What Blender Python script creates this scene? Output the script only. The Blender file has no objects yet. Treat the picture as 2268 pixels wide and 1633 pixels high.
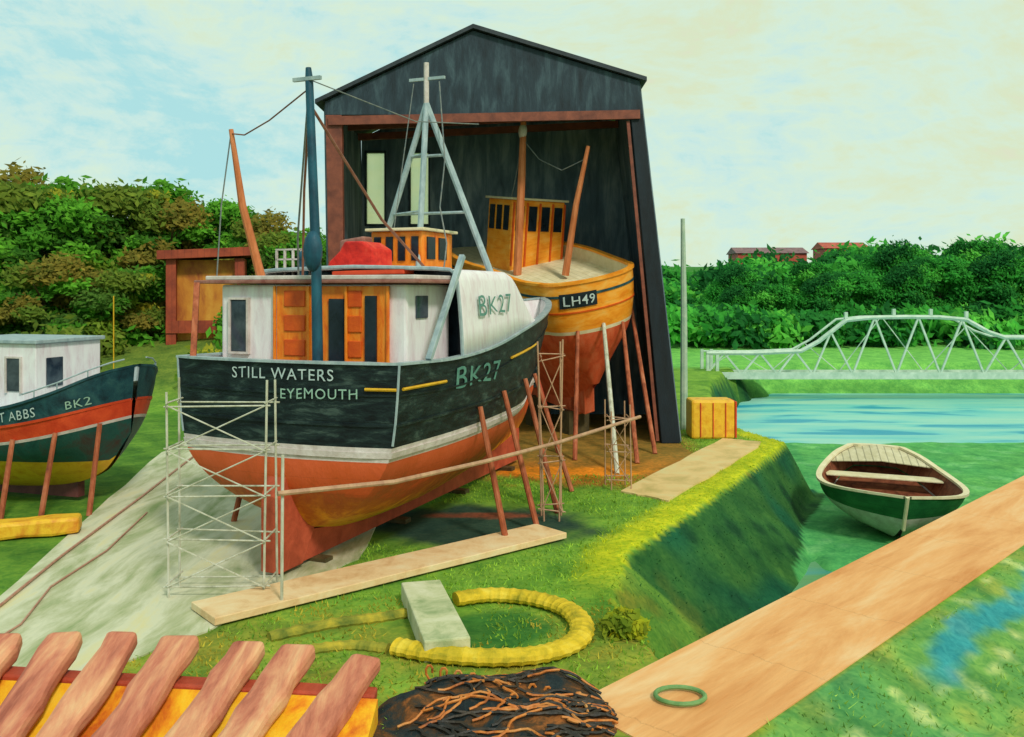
import bpy, math, random
import numpy as np
from mathutils import Vector, Matrix, noise as mnoise
random.seed(7); rng=np.random.default_rng(7)
scene=bpy.context.scene
COL=scene.collection
def lin(v):
    v=v/255.0
    return v/12.92 if v<=0.04045 else ((v+0.055)/1.055)**2.4
def C(r,g,b,k=0.88): return (lin(r)*k,lin(g)*k,lin(b)*k,1.0)
def sstep(x): 
    x=np.clip(x,0,1); return x*x*(3-2*x)

# ---------------- materials ----------------
def M(name,stops,scale=2.0,stretch=(1,1,1),rough=0.55,bump=0.25,bscale=25,spec=0.35,zgrad=None,lines=None,attr=False,transl=0.0,distort=0.4):
    m=bpy.data.materials.new(name); m.use_nodes=True
    nt=m.node_tree; N=nt.nodes; L=nt.links
    b=N['Principled BSDF']
    b.inputs['Roughness'].default_value=rough
    b.inputs['Specular IOR Level'].default_value=spec
    tc=N.new('ShaderNodeTexCoord'); mp=N.new('ShaderNodeMapping'); mp.inputs['Scale'].default_value=stretch
    L.new(tc.outputs['Object'],mp.inputs['Vector'])
    n1=N.new('ShaderNodeTexNoise'); n1.inputs['Scale'].default_value=scale; n1.inputs['Detail'].default_value=7; n1.inputs['Roughness'].default_value=0.66; n1.inputs['Distortion'].default_value=distort
    L.new(mp.outputs[0],n1.inputs['Vector'])
    fac=n1.outputs['Fac']
    if zgrad:
        sx=N.new('ShaderNodeSeparateXYZ'); L.new(tc.outputs['Object'],sx.inputs[0])
        mr=N.new('ShaderNodeMapRange'); mr.inputs[1].default_value=zgrad[0]; mr.inputs[2].default_value=zgrad[1]
        L.new(sx.outputs['Z'],mr.inputs[0])
        ad=N.new('ShaderNodeMath'); ad.operation='MULTIPLY_ADD'; ad.inputs[1].default_value=0.9
        L.new(n1.outputs['Fac'],ad.inputs[0])
        sb=N.new('ShaderNodeMath'); sb.operation='SUBTRACT'; sb.inputs[1].default_value=0.45
        L.new(mr.outputs[0],sb.inputs[0]); L.new(sb.outputs[0],ad.inputs[2]); fac=ad.outputs[0]
    if attr:
        at=N.new('ShaderNodeVertexColor'); at.layer_name='Col'
        rp=N.new('ShaderNodeValToRGB'); 
        rp.color_ramp.elements[0].position=0.32; rp.color_ramp.elements[0].color=(0.6,0.72,0.66,1)
        rp.color_ramp.elements[1].position=0.68; rp.color_ramp.elements[1].color=(1.5,1.32,1.1,1)
        L.new(fac,rp.inputs[0])
        mx=N.new('ShaderNodeMix'); mx.data_type='RGBA'; mx.blend_type='MULTIPLY'; mx.inputs[0].default_value=1
        L.new(at.outputs[0],mx.inputs[6]); L.new(rp.outputs[0],mx.inputs[7]); col=mx.outputs[2]
        n3=N.new('ShaderNodeTexNoise'); n3.inputs['Scale'].default_value=scale*5; n3.inputs['Detail'].default_value=6; n3.inputs['Distortion'].default_value=1.5; L.new(mp.outputs[0],n3.inputs['Vector'])
        r3=N.new('ShaderNodeValToRGB'); r3.color_ramp.elements[0].position=.36; r3.color_ramp.elements[0].color=(.75,.87,.78,1); r3.color_ramp.elements[1].position=.62; r3.color_ramp.elements[1].color=(1.25,1.12,.95,1)
        L.new(n3.outputs['Fac'],r3.inputs[0])
        m3=N.new('ShaderNodeMix'); m3.data_type='RGBA'; m3.blend_type='MULTIPLY'; m3.inputs[0].default_value=1
        L.new(col,m3.inputs[6]); L.new(r3.outputs[0],m3.inputs[7]); col=m3.outputs[2]
    else:
        rp=N.new('ShaderNodeValToRGB'); cr=rp.color_ramp
        while len(cr.elements)<len(stops): cr.elements.new(0.5)
        k=len(stops)
        for i,s in enumerate(stops):
            if len(s)==2: p,c=s
            else:
                c=s; p=0.33+0.34*i/max(1,k-1)
            cr.elements[i].position=p; cr.elements[i].color=c
        L.new(fac,rp.inputs[0]); col=rp.outputs[0]
    if lines:
        axis,sp,wd,dk=lines
        s2=N.new('ShaderNodeSeparateXYZ'); L.new(tc.outputs['Object'],s2.inputs[0])
        mu=N.new('ShaderNodeMath'); mu.operation='MULTIPLY_ADD'; mu.inputs[1].default_value=1/sp; 
        wob=N.new('ShaderNodeMath'); wob.operation='MULTIPLY'; wob.inputs[1].default_value=0.25; L.new(n1.outputs['Fac'],wob.inputs[0])
        L.new(s2.outputs[axis],mu.inputs[0]); L.new(wob.outputs[0],mu.inputs[2])
        fr=N.new('ShaderNodeMath'); fr.operation='FRACT'; L.new(mu.outputs[0],fr.inputs[0])
        lt=N.new('ShaderNodeMath'); lt.operation='LESS_THAN'; lt.inputs[1].default_value=wd; L.new(fr.outputs[0],lt.inputs[0])
        m2=N.new('ShaderNodeMix'); m2.data_type='RGBA'; m2.blend_type='MULTIPLY'
        L.new(lt.outputs[0],m2.inputs[0]); L.new(col,m2.inputs[6]); m2.inputs[7].default_value=(dk,dk,dk,1); col=m2.outputs[2]
    L.new(col,b.inputs['Base Color'])
    if bump>0:
        n2=N.new('ShaderNodeTexNoise'); n2.inputs['Scale'].default_value=bscale; n2.inputs['Detail'].default_value=5
        L.new(mp.outputs[0],n2.inputs['Vector'])
        bp=N.new('ShaderNodeBump'); bp.inputs['Strength'].default_value=bump; bp.inputs['Distance'].default_value=0.03
        L.new(n2.outputs['Fac'],bp.inputs['Height']); L.new(bp.outputs[0],b.inputs['Normal'])
        rr=N.new('ShaderNodeMapRange'); rr.inputs[3].default_value=max(0,rough-0.15); rr.inputs[4].default_value=min(1,rough+0.2)
        L.new(n2.outputs['Fac'],rr.inputs[0]); L.new(rr.outputs[0],b.inputs['Roughness'])
    if transl>0:
        out=N['Material Output']; tr=N.new('ShaderNodeBsdfTranslucent'); L.new(col,tr.inputs[0])
        ms=N.new('ShaderNodeMixShader'); ms.inputs[0].default_value=transl
        L.new(b.outputs[0],ms.inputs[1]); L.new(tr.outputs[0],ms.inputs[2]); L.new(ms.outputs[0],out.inputs[0])
    return m

m_black=M('black_hull_paint',[C(6,12,15),C(13,24,28),C(28,44,44),C(66,84,78)],1.5,(1,1,3.5),0.5,0.3,14,lines=(2,0.42,0.04,0.5),spec=.25)
m_stripe=M('pale_stripe_paint',[C(190,175,165),C(228,218,212)],3)
m_bottom=M('red_antifouling',[(0.0,C(248,195,40)),(0.14,C(235,160,34)),(0.27,C(195,110,30)),(0.42,C(172,84,30)),(0.58,C(214,90,36)),(0.85,C(228,100,54))],1.3,(1.4,1.4,.8),0.65,0.35,12,zgrad=(0.6,2.9),lines=(2,0.36,0.03,0.85))
m_keel=M('keel_red',[C(160,65,38),C(205,92,60)],2,rough=0.7)
m_white=M('white_house_paint',[C(226,208,212),C(240,233,234),C(247,245,243)],2.2,(2,2,.5),0.5,0.2)
m_orange=M('orange_wood_paint',[C(225,92,15),C(245,135,30),C(248,160,60)],2.2,(2,2,.6),0.45)
m_orangepanel=M('deep_orange_panel',[C(205,75,15),C(232,100,20)],3)
m_dark=M('dark_opening',[C(14,24,32),C(35,48,60)],2,rough=0.25,bump=0)
m_glass=M('dark_window_glass',[C(30,42,58),C(85,97,107)],1.5,rough=0.1,bump=0,spec=0.6)
m_roofbrown=M('brown_roof_paint',[C(130,68,58),C(170,120,105)],3)
m_teal=M('teal_mast_paint',[C(15,55,75),C(30,92,112)],3,(1,1,.4))
m_grey=M('galvanised_grey',[C(135,155,160),C(180,195,195)],4,(1,1,.5),rough=0.4)
m_polebrown=M('brown_timber_pole',[C(120,60,38),C(172,90,55),C(195,120,85)],4,(1,1,.3),rough=0.75)
m_poleorange=M('orange_timber_pole',[C(185,100,50),C(218,135,85)],4,(1,1,.3))
m_polepink=M('pinkish_timber_pole',[C(170,125,98),C(205,165,128)],4,(1,1,.3))
m_rope=M('rope',[C(90,105,110),C(140,140,130)],8,bump=0)
m_brownrope=M('brown_rope',[C(120,70,50),C(150,100,80)],8,bump=0)
m_pinkrope=M('pinkish_rope',[C(175,120,100),C(200,155,130)],8,bump=0)
m_red=M('red_cover',[C(175,20,12),C(222,42,28),C(235,90,60)],2,bump=.6,bscale=6)
m_deck=M('deck_boards',[C(150,130,95),C(190,170,120)],3,lines=(0,0.22,0.1,0.5))
m_yellow=M('yellow_paint',[C(205,150,20),C(235,185,40)],4)
m_letter=M('grey_lettering',[C(165,188,188),C(208,220,217)],6,bump=0)
m_letterg=M('green_lettering',[C(70,125,115),C(105,155,140)],6,bump=0)
m_letterp=M('pale_green_lettering',[C(140,180,160),C(172,204,185)],6,bump=0)
m_scaf=M('scaffold_tube',[C(160,160,135),C(198,196,172),C(215,215,200)],5,(1,1,.4),rough=0.5)
m_shed=M('tarred_boards',[C(22,35,43),C(38,56,66),C(68,90,98)],1.0,(2,2,.5),0.6,0.3,12,lines=(0,0.5,0.03,0.75))
m_shedpost=M('black_tarred_post',[C(8,16,22),C(22,38,48)],1.0,(2,2,.5),0.6,0.3,12)
m_shedin=M('shed_interior_boards',[C(48,62,72,1.7),C(74,90,98,1.7),C(110,122,126,1.7)],0.9,(2,2,.35),0.8,0.2,10,lines=(0,0.6,0.03,0.82))
m_shedbeam=M('rusty_beam',[C(105,55,42),C(150,82,60)],2)
m_shedroof=M('slate_roof',[C(35,42,48),C(60,68,74)],2,lines=(1,0.6,0.05,0.5))
m_loha=M('amber_hull_paint',[C(238,135,20),C(252,162,44),C(252,184,84)],1.4,(1,1,2.5),0.45,0.2,lines=(2,0.4,0.03,0.82))
m_lohr=M('rust_red_bottom',[C(195,72,36),C(222,96,54),C(226,118,78)],1.3,(2,2,.6),rough=0.65,lines=(2,0.4,0.03,0.88))
m_lohdeck=M('pale_deck',[C(222,208,158),C(246,234,192)],3,lines=(0,0.3,0.08,0.7))
m_blue=M('teal_blue_hull',[C(12,42,52),C(28,72,80),C(50,95,95)],2)
m_redstripe=M('red_stripe_paint',[C(200,55,25),C(235,85,42)],2)
m_tealdark=M('dark_teal_hull',[C(14,55,55),C(30,85,78),C(70,50,45)],1.3)
m_yelbot=M('yellow_bottom_paint',[C(228,155,15),C(248,195,48),C(218,135,32)],1.5)
m_maroon=M('maroon_paint',[C(80,40,40),C(120,65,60)],2)
m_bluewhite=M('pale_blue_white_paint',[C(185,210,222),C(225,236,240)],2)
m_dgreen=M('dinghy_green',[C(20,85,45),C(45,118,65)],2,rough=0.35,lines=(2,0.22,0.06,0.6))
m_cream=M('cream_paint',[C(216,202,155),C(238,226,190)],3)
m_dbrown=M('inner_brown',[C(85,45,30),C(135,75,50),C(155,100,65)],3,lines=(1,0.35,0.1,0.6))
m_plank=M('pale_timber',[C(218,172,118),C(238,202,150),C(242,218,172)],1.4,(1,1,1),0.75,0.3,14)
m_jetty=M('orange_path_surface',[C(218,142,78),C(240,175,110),C(247,205,150)],0.5,(2.0,.35,1),0.85,0.3,6,lines=(1,3.1,0.01,0.85))
m_jettypile=M('pile_timber',[C(60,55,35),C(100,85,50)],3)
m_log=M('pinkish_timber',[C(160,85,65),C(202,120,92),C(225,155,115),C(238,190,138)],1.0,(2.2,.35,1.2),0.75,0.6,7)
m_lograil=M('red_rail',[C(160,58,35),C(198,88,60)],2)
m_logpanel=M('orange_boards',[C(200,78,22),C(242,145,22),C(255,195,30),C(255,212,60)],1.3,(1.2,.6,1),0.7)
m_hose=M('yellow_hose',[C(150,140,25),C(222,186,34),C(238,210,75)],1.8,rough=0.75)
m_hosem=M('mossy_hose',[C(95,110,35),C(150,145,45),C(200,175,50)],2.2,rough=0.8)
m_concrete=M('weathered_concrete',[C(150,165,115),C(200,200,155),C(222,218,184)],1.6,rough=0.85)
m_slip=M('slipway_concrete',[C(140,158,100),C(186,188,146),C(216,214,182),C(222,212,160)],0.8,(1.6,.35,1),0.85,0.5,4)
m_path=M('sandy_path',[C(195,172,105),C(230,196,132),C(222,210,150)],0.7,rough=0.85)
m_bridge=M('bridge_white',[C(165,195,170),C(210,226,206)],1.5)
m_brick=M('brick_red',[C(160,62,46),C(205,95,72)],1.0,lines=(2,0.6,0.1,0.85))
m_slate=M('slate',[C(105,72,78),C(150,112,112)],1)
m_hut=M('hut_boards',[C(130,50,32),C(178,78,45)],1,lines=(0,0.4,0.08,0.65))
m_hutin=M('hut_ochre',[C(160,75,35),C(205,130,40),C(225,165,60)],.7,(1,1,.5))
m_net=M('dark_net',[C(14,26,32),C(32,46,48),C(85,58,30),C(165,95,38)],2.0,bump=0.8,bscale=18,rough=0.9)
m_netrope=M('orange_rope',[C(130,65,25),C(205,118,42),C(212,152,85)],3)
m_netrope2=M('dark_rope',[C(20,28,30),C(65,52,36)],3)
m_bark=M('bark',[C(60,48,32),C(95,78,52)],3)
m_leaf=M('foliage',[],0.3,attr=True,rough=0.8,bump=0,transl=0.42,spec=.03)
m_ground=M('ground_cover',[],0.9,attr=True,rough=0.9,bump=0.8,bscale=5,spec=0.1)
m_grass=M('grass_blades',[],0.8,attr=True,rough=0.8,bump=0,transl=0.3,spec=.05)
m_pale=M('pale_post',[C(150,180,155),C(190,205,180)],2)

# ---------------- mesh builder ----------------
class MB:
    def __init__(s): s.v=[]; s.f=[]
    def add(s,vs,fs):
        o=len(s.v); s.v+= [tuple(v) for v in vs]; s.f+=[tuple(i+o for i in f) for f in fs]; return s
    def box(s,x0,x1,y0,y1,z0,z1,mat=None):
        vs=[Vector(p) for p in [(x0,y0,z0),(x1,y0,z0),(x1,y1,z0),(x0,y1,z0),(x0,y0,z1),(x1,y0,z1),(x1,y1,z1),(x0,y1,z1)]]
        if mat is not None: vs=[mat@v for v in vs]
        return s.add(vs,[(0,3,2,1),(4,5,6,7),(0,1,5,4),(1,2,6,5),(2,3,7,6),(3,0,4,7)])
    def tube(s,pts,r,n=8,cap=True,flat=1.0,wob=0.0):
        pts=[Vector(p) for p in pts]; k=len(pts)
        rs=r if isinstance(r,(list,tuple)) else [r]*k
        vs=[];fs=[]
        prev=None
        for i,p in enumerate(pts):
            d=(pts[min(i+1,k-1)]-pts[max(i-1,0)]).normalized()
            up=Vector((0,0,1)) if abs(d.z)<0.95 else Vector((0,1,0))
            if prev is None: a=d.cross(up).normalized()
            else: a=(prev-d*prev.dot(d)).normalized()
            prev=a; b=a.cross(d).normalized()
            for j in range(n):
                t=2*math.pi*j/n
                w=1+wob*(random.random()-.5)
                vs.append(p+a*math.cos(t)*rs[i]*w+b*math.sin(t)*rs[i]*flat*w)
        for i in range(k-1):
            for j in range(n):
                fs.append((i*n+j,i*n+(j+1)%n,(i+1)*n+(j+1)%n,(i+1)*n+j))
        if cap:
            fs.append(tuple(range(n-1,-1,-1))); fs.append(tuple((k-1)*n+j for j in range(n)))
        return s.add(vs,fs)
    def beam(s,p0,p1,w,h,seg=1,wob=0.0,roll=0.0):
        p0=Vector(p0);p1=Vector(p1);d=(p1-p0).normalized()
        up=Vector((0,0,1)) if abs(d.z)<0.9 else Vector((0,1,0))
        a=d.cross(up).normalized();b=a.cross(d).normalized()
        if roll: 
            q=Matrix.Rotation(roll,3,d); a=q@a;b=q@b
        vs=[];fs=[]
        for i in range(seg+1):
            p=p0.lerp(p1,i/seg)
            k=1+wob*(random.random()-.5); o=a*(wob*w*(random.random()-.5)*0.6)
            for sx,sz in((-1,-1),(1,-1),(1,1),(-1,1)): vs.append(p+o+a*sx*w/2*k+b*sz*h/2*k)
        for i in range(seg):
            for j in range(4): fs.append((i*4+j,i*4+(j+1)%4,i*4+4+(j+1)%4,i*4+4+j))
        fs+= [(3,2,1,0),tuple(seg*4+j for j in range(4))]
        return s.add(vs,fs)
    def prism(s,poly,axis_vec):
        n=len(poly); av=Vector(axis_vec); vs=[Vector(p) for p in poly]+[Vector(p)+av for p in poly]
        fs=[tuple(range(n)),tuple(range(2*n-1,n-1,-1))]+[(i,(i+1)%n,(i+1)%n+n,i+n)[::-1] for i in range(n)]
        return s.add(vs,fs)
    def ball(s,c,r,n=10,m=7):
        vs=[];fs=[];c=Vector(c)
        for i in range(m+1):
            ph=math.pi*i/m
            for j in range(n):
                t=2*math.pi*j/n
                vs.append(c+Vector((math.sin(ph)*math.cos(t)*r[0],math.sin(ph)*math.sin(t)*r[1],math.cos(ph)*r[2])))
        for i in range(m):
            for j in range(n): fs.append((i*n+j,(i+1)*n+j,(i+1)*n+(j+1)%n,i*n+(j+1)%n))
        return s.add(vs,fs)
    def obj(s,name,mat,parent=None,label=None,smooth=False,bevel=0,xf=None,cat=None,kind=None,group=None,solid=0):
        me=bpy.data.meshes.new(name)
        vs=s.v if xf is None else [tuple(xf@Vector(v)) for v in s.v]
        me.from_pydata(vs,[],s.f); me.validate(); me.update()
        me.materials.append(mat)
        if smooth:
            me.shade_smooth()
            try: me.set_sharp_from_angle(angle=math.radians(38))
            except Exception: pass
        o=bpy.data.objects.new(name,me); COL.objects.link(o)
        if parent: o.parent=parent
        if label: o['label']=label
        if cat: o['category']=cat
        if kind: o['kind']=kind
        if group: o['group']=group
        if solid:
            md=o.modifiers.new('s','SOLIDIFY'); md.thickness=solid
        if bevel:
            md=o.modifiers.new('b','BEVEL'); md.width=bevel; md.segments=2; md.limit_method='ANGLE'
        return o
def empty(name,loc,label,cat,rot=(0,0,0),group=None):
    e=bpy.data.objects.new(name,None); e.location=loc; e.rotation_euler=rot; COL.objects.link(e)
    e['label']=label; e['category']=cat
    if group: e['group']=group
    return e

def text_obj(body,w,h,fn,mat,name,parent,offset=0.0):
    cu=bpy.data.curves.new('t','FONT'); cu.body=body; cu.size=1; cu.offset=offset; cu.resolution_u=3; cu.space_character=1.12
    ob=bpy.data.objects.new('t',cu); COL.objects.link(ob)
    dg=bpy.context.evaluated_depsgraph_get(); me=ob.evaluated_get(dg).to_mesh()
    vs=[v.co.copy() for v in me.vertices]; fs=[tuple(p.vertices) for p in me.polygons]
    ob.evaluated_get(dg).to_mesh_clear(); bpy.data.objects.remove(ob)
    xs=[v.x for v in vs]; ys=[v.y for v in vs]; x0,x1,y0,y1=min(xs),max(xs),min(ys),max(ys)
    b=MB()
    def wob(v): return mnoise.noise(Vector((v.x*1.3,v.y*1.5,len(body))))*0.14
    b.add([fn((v.x-x0)/(x1-x0)*w,((v.y-y0)/(y1-y0)+wob(v))*h) for v in vs],fs)
    return b.obj(name,mat,parent)

# ---------------- hull ----------------
def herm(tab,x):
    xs=[p[0] for p in tab]; ys=[p[1] for p in tab]
    if x<=xs[0]: return ys[0]
    if x>=xs[-1]: return ys[-1]
    i=max(j for j in range(len(xs)-1) if xs[j]<=x)
    def sl(j):
        if j==0: return (ys[1]-ys[0])/(xs[1]-xs[0])
        if j==len(xs)-1: return (ys[-1]-ys[-2])/(xs[-1]-xs[-2])
        return (ys[j+1]-ys[j-1])/(xs[j+1]-xs[j-1])
    h=xs[i+1]-xs[i]; t=(x-xs[i])/h
    return (2*t**3-3*t**2+1)*ys[i]+(t**3-2*t*t+t)*h*sl(i)+(-2*t**3+3*t*t)*ys[i+1]+(t**3-t*t)*h*sl(i+1)
FS=[(0,.05),(.06,.24),(.14,.46),(.26,.68),(.4,.85),(.52,.93),(.7,.97),(1,1)]
FB=[(0,.03),(.2,.18),(.5,.54),(.8,.86),(1,1)]
class Hull:
    def __init__(s,L,B,H,K,rake=0.8,bulge=0.3,fs=FS,fb=FB,n=36,srake=0.0,rnd=False,under=0.0):
        s.L=L;s.Bt=B;s.Ht=H;s.Kt=K;s.rake=rake;s.bulge=bulge;s.fs=fs;s.fb=fb;s.srake=srake;s.rnd=rnd;s.under=under
        s.ts=[0,.004,.015,.03]+[.05+ .95*i/(n-1) for i in range(n)]
    def B(s,t): return max(0.02,herm(s.Bt,t))
    def H(s,t): return herm(s.Ht,t)
    def K(s,t): return herm(s.Kt,t)
    def u(s,t,z): return min(1,max(0,(z-s.K(t))/(s.H(t)-s.K(t))))
    def hw(s,t,z):
        u=s.u(t,z); w=float(sstep((t-.45)/.55)); return s.B(t)*(herm(s.fs,u)*(1-w)+herm(s.fb,u)*w)
    def y(s,t,z): 
        u=s.u(t,z); return t*s.L+s.rake*u*t**4-s.srake*u*(1-t)**8+s.under*max(0,1-u/.5)**2*max(0,1-t/.35)**2
    def pt(s,t,side,z,off=0): return Vector((side*(s.hw(t,z)+off),s.y(t,z),z))
    def trans(s,x,z,off=0):
        w=s.hw(0,z); q=min(1,abs(x)/max(w,1e-3))
        if s.rnd:
            d=s.bulge*(w/s.B(0)); return Vector((x+off*x/max(w,.01),s.y(0,z)-(d+off)*math.sqrt(1-q*q),z))
        return Vector((x,s.y(0,z)-s.bulge*(1-q*q)-off,z))
    def loop(s,zf,off=0,nt=None):
        nt=nt or (24 if s.rnd else 10)
        P=[]
        for t in reversed(s.ts):
            z=min(max(zf(t),s.K(t)),s.H(t)) if zf else s.H(t); P.append(s.pt(t,-1,z,off))
        z=min(max(zf(0),s.K(0)),s.H(0)) if zf else s.H(0)
        w=s.hw(0,z)+off
        for i in range(1,nt):
            if s.rnd:
                x=-(w-off)*math.cos(math.pi*i/nt); P.append(s.trans(x,z,off))
            else:
                x=-w+2*w*i/nt; P.append(s.trans(x*(w-off)/w,z,off)+Vector((x*off/w,0,0)))
        for t in s.ts:
            z=min(max(zf(t),s.K(t)),s.H(t)) if zf else s.H(t); P.append(s.pt(t,1,z,off))
        return P
    def strip(s,z0,z1,rows,name,mat,parent,off=0,label=None):
        b=MB(); loops=[]
        for r in range(rows+1):
            k=r/rows; loops.append(s.loop(lambda t:z0(t)*(1-k)+z1(t)*k,off))
        n=len(loops[0]); vs=[p for l in loops for p in l]
        fs=[(r*n+j,r*n+j+1,(r+1)*n+j+1,(r+1)*n+j) for r in range(rows) for j in range(n-1)]
        b.add(vs,fs); return b.obj(name,mat,parent,label,smooth=True)
    def band(s,zf,h,out,name,mat,parent,inn=-0.02):
        a=[s.loop(lambda t:zf(t)-h/2,inn),s.loop(lambda t:zf(t)-h/2,out),s.loop(lambda t:zf(t)+h/2,out),s.loop(lambda t:zf(t)+h/2,inn)]
        n=len(a[0]); b=MB(); vs=[p for l in a for p in l]
        fs=[(r*n+j,r*n+j+1,((r+1)%4)*n+j+1,((r+1)%4)*n+j) for r in range(4) for j in range(n-1)]
        b.add(vs,fs); return b.obj(name,mat,parent)
    def rail(s,name,mat,parent,th=0.08,out=0.06,inn=0.16):
        base=s.loop(None,out); ib=s.loop(None,-inn); 
        up=Vector((0,0,th)); b=MB(); n=len(base)
        L4=[base,[p+up for p in base],[p+up for p in ib],ib]
        vs=[p-Vector((0,0,0.01)) for l in L4 for p in l]
        fs=[(r*n+j,r*n+j+1,((r+1)%4)*n+j+1,((r+1)%4)*n+j) for r in range(4) for j in range(n-1)]
        b.add(vs,fs); return b.obj(name,mat,parent)
    def inner(s,dep,name,mat,parent,inset=0.12):
        b=MB(); A=s.loop(None,-inset)
        Bm=s.loop(lambda t:s.H(t)-dep,-inset)
        n=len(A); b.add(A+Bm,[(j,j+1,n+j+1,n+j) for j in range(n-1)]); return b.obj(name,mat,parent,smooth=True)
    def deck(s,dep,name,mat,parent,inset=0.1):
        b=MB(); vs=[];
        for t in s.ts:
            z=s.H(t)-dep; p=s.pt(t,1,z,-inset); x=max(0.01,p.x); vs+=[(-x,p.y,z),(0,p.y,z+.03),(x,p.y,z)]
        k=len(s.ts); fs=[]
        for i in range(k-1): fs+=[(i*3,i*3+1,i*3+4,i*3+3),(i*3+1,i*3+2,i*3+5,i*3+4)]
        w=abs(vs[0][0]); z=s.H(0)-dep; o=len(vs)
        for i in range(17):
            x=-w*math.cos(math.pi*i/16); vs.append((x,s.trans(x,z,-.05).y,z))
        for i in range(16): fs.append((1,o+i,o+i+1))
        b.add(vs,fs); return b.obj(name,mat,parent)
    def keelplate(s,z0,w,name,mat,parent,t0=0.0,t1=.93):
        b=MB(); ts=[t0+(t1-t0)*i/14 for i in range(15)]; vs=[]
        for t in ts:
            zt=s.K(t)+.12; y=t*s.L
            vs+=[(-w/2,y,z0+.0),(w/2,y,z0),(w/2,y,max(zt,z0+.05)),(-w/2,y,max(zt,z0+.05))]
        fs=[(i*4+j,i*4+(j+1)%4,i*4+4+(j+1)%4,i*4+4+j) for i in range(14) for j in range(4)]+[(0,1,2,3),(59,58,57,56)]
        b.add(vs,fs); return b.obj(name,mat,parent)

# ---------------- terrain ----------------
LAND=np.array([(-900,-200),(2,-200),(2.2,12),(2.4,14.6),(1.9,17.4),(2.6,20.6),(5.7,26.0),(10.7,35.4),(9.9,38.2),(9.4,42),(12,55),(15.5,66),(20,72),(44,72),(70,72),(900,66),(900,1500),(-900,1500)],float)
def sdist(X,Y,poly):
    d=np.full(X.shape,1e9); ins=np.zeros(X.shape,bool); n=len(poly)
    for i in range(n):
        ax,ay=poly[i]; bx,by=poly[(i+1)%n]
        ex,ey=bx-ax,by-ay; L2=ex*ex+ey*ey
        t=np.clip(((X-ax)*ex+(Y-ay)*ey)/L2,0,1)
        d=np.minimum(d,np.hypot(X-ax-t*ex,Y-ay-t*ey))
        c=((ay>Y)!=(by>Y)); 
        with np.errstate(divide='ignore',invalid='ignore'):
            xi=ax+(Y-ay)*(ex)/(ey if ey!=0 else 1e-9)
        ins^= c&(X<xi)
    return np.where(ins,-d,d)
def vnoise(X,Y,f,seed=0):
    return (np.sin(X*f+seed)*np.cos(Y*f*1.13+seed*2.1)+0.5*np.sin(X*f*2.3+Y*f*1.7+seed)+0.35*np.sin(X*f*4.1-Y*f*3.3+seed*3))/1.85
PX0,PY0=2.1,12.65; UX,UY=.699,.716
def pathcoord(X,Y):
    dx=X-PX0;dy=Y-PY0; return dx*.716-dy*.699, dx*UX+dy*UY
def height(X,Y):
    X=np.asarray(X,float);Y=np.asarray(Y,float)
    d=sdist(X,Y,LAND)
    dd=d+0.03*vnoise(X,Y,1.9,3)*np.clip(np.abs(d)*2,0,1)
    wd_=1.5+1.7*sstep((34-Y)/8)*sstep((Y-15)/5)
    z=-2.9*np.clip(dd/wd_,0,1)
    flat=sstep((X-8)/1.5)*sstep((Y-25.0)/1.5)*sstep((48.5+.6*vnoise(X,Y,.25)-Y)/1.2)
    z=np.where(d>0,np.maximum(z,-2.9+flat*0.84+0.04*vnoise(X,Y,1.5)*flat),z)
    zl=7.2*sstep((Y-42)/40)*sstep((-4-X)/6)
    zr=10*sstep((Y-82)/80)
    land=d<0
    z=z+np.where(land,np.maximum(zl,zr)*sstep(-d/6),0)
    bump=0.05*vnoise(X,Y,.8)+.03*vnoise(X,Y,2.1,5)
    work=sstep((Y-46)/8)
    z=z+bump*np.clip(work,0,1)
    l,v=pathcoord(X,Y)
    dl=-l-1.15; dr=l-1.2+.12*vnoise(X,Y,1.0,7)*np.clip(l-1.2,0,1)
    ze=np.where(l<0,-2.9*np.clip(dl/1.1,0,1),np.interp(dr,[0,.3,1.2,2.0,7],[0,-.08,-.42,-.72,-2.9])+ .05*vnoise(X,Y,1.9,9)*np.clip((dr-1.2),0,1))
    ze=np.where(v<-1.0,-2.9*np.clip((-1-v)/4,0,1)+np.minimum(ze,0),ze)
    ze=np.where(v>75,-2.9,ze)
    ze=np.where((Y>47)&(l<0),-2.9,ze)
    z=np.where(land,z,np.maximum(z,ze))
    z=np.where((np.abs(l)<1.5)&(v>-1),np.minimum(z,0),z)
    return z
def axis(a,b,step,lo,hi):
    v=list(np.arange(a,b,step)); s=step
    x=a
    left=[]
    while x>lo: s*=1.22; x-=s; left.append(x)
    s=step; x=v[-1]; 
    while x<hi: s*=1.15; x+=s; v.append(x)
    return np.array(left[::-1]+v)
xs=axis(-14,24,.17,-850,850); ys=axis(10,50,.17,-150,1400)
X,Y=np.meshgrid(xs,ys); Z=height(X,Y)
D=sdist(X,Y,LAND); PL,PV=pathcoord(X,Y)
def mixc(c,new,m,k=.85):
    n=np.array([lin(v)*k for v in new]); m=np.clip(m,0,1)[...,None]; return c*(1-m)+n*m
nz=vnoise(X,Y,.55,1); nz2=vnoise(X,Y,1.7,4); nz3=vnoise(X,Y,3.1,8)
col=np.zeros(X.shape+(3,))+np.array([lin(115)*.85,lin(160)*.85,lin(65)*.85])
col=mixc(col,(88,138,50),sstep(nz))
col=mixc(col,(68,112,45),sstep((-9-X)/2)*sstep((44-Y)/4)*(0.6+.3*nz2))
col=mixc(col,(150,140,60),sstep((17.5-Y)/2)*(0.5+.5*nz2))
def ell(cx,cy,rx,ry,sf=.4): return sstep((1.25-np.hypot((X-cx)/rx,(Y-cy)/ry)+.2*nz2+.1*nz3)/sf)
col=mixc(col,(50,110,52),ell(-.4,15.8,1.1,.9)*.9)
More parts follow.
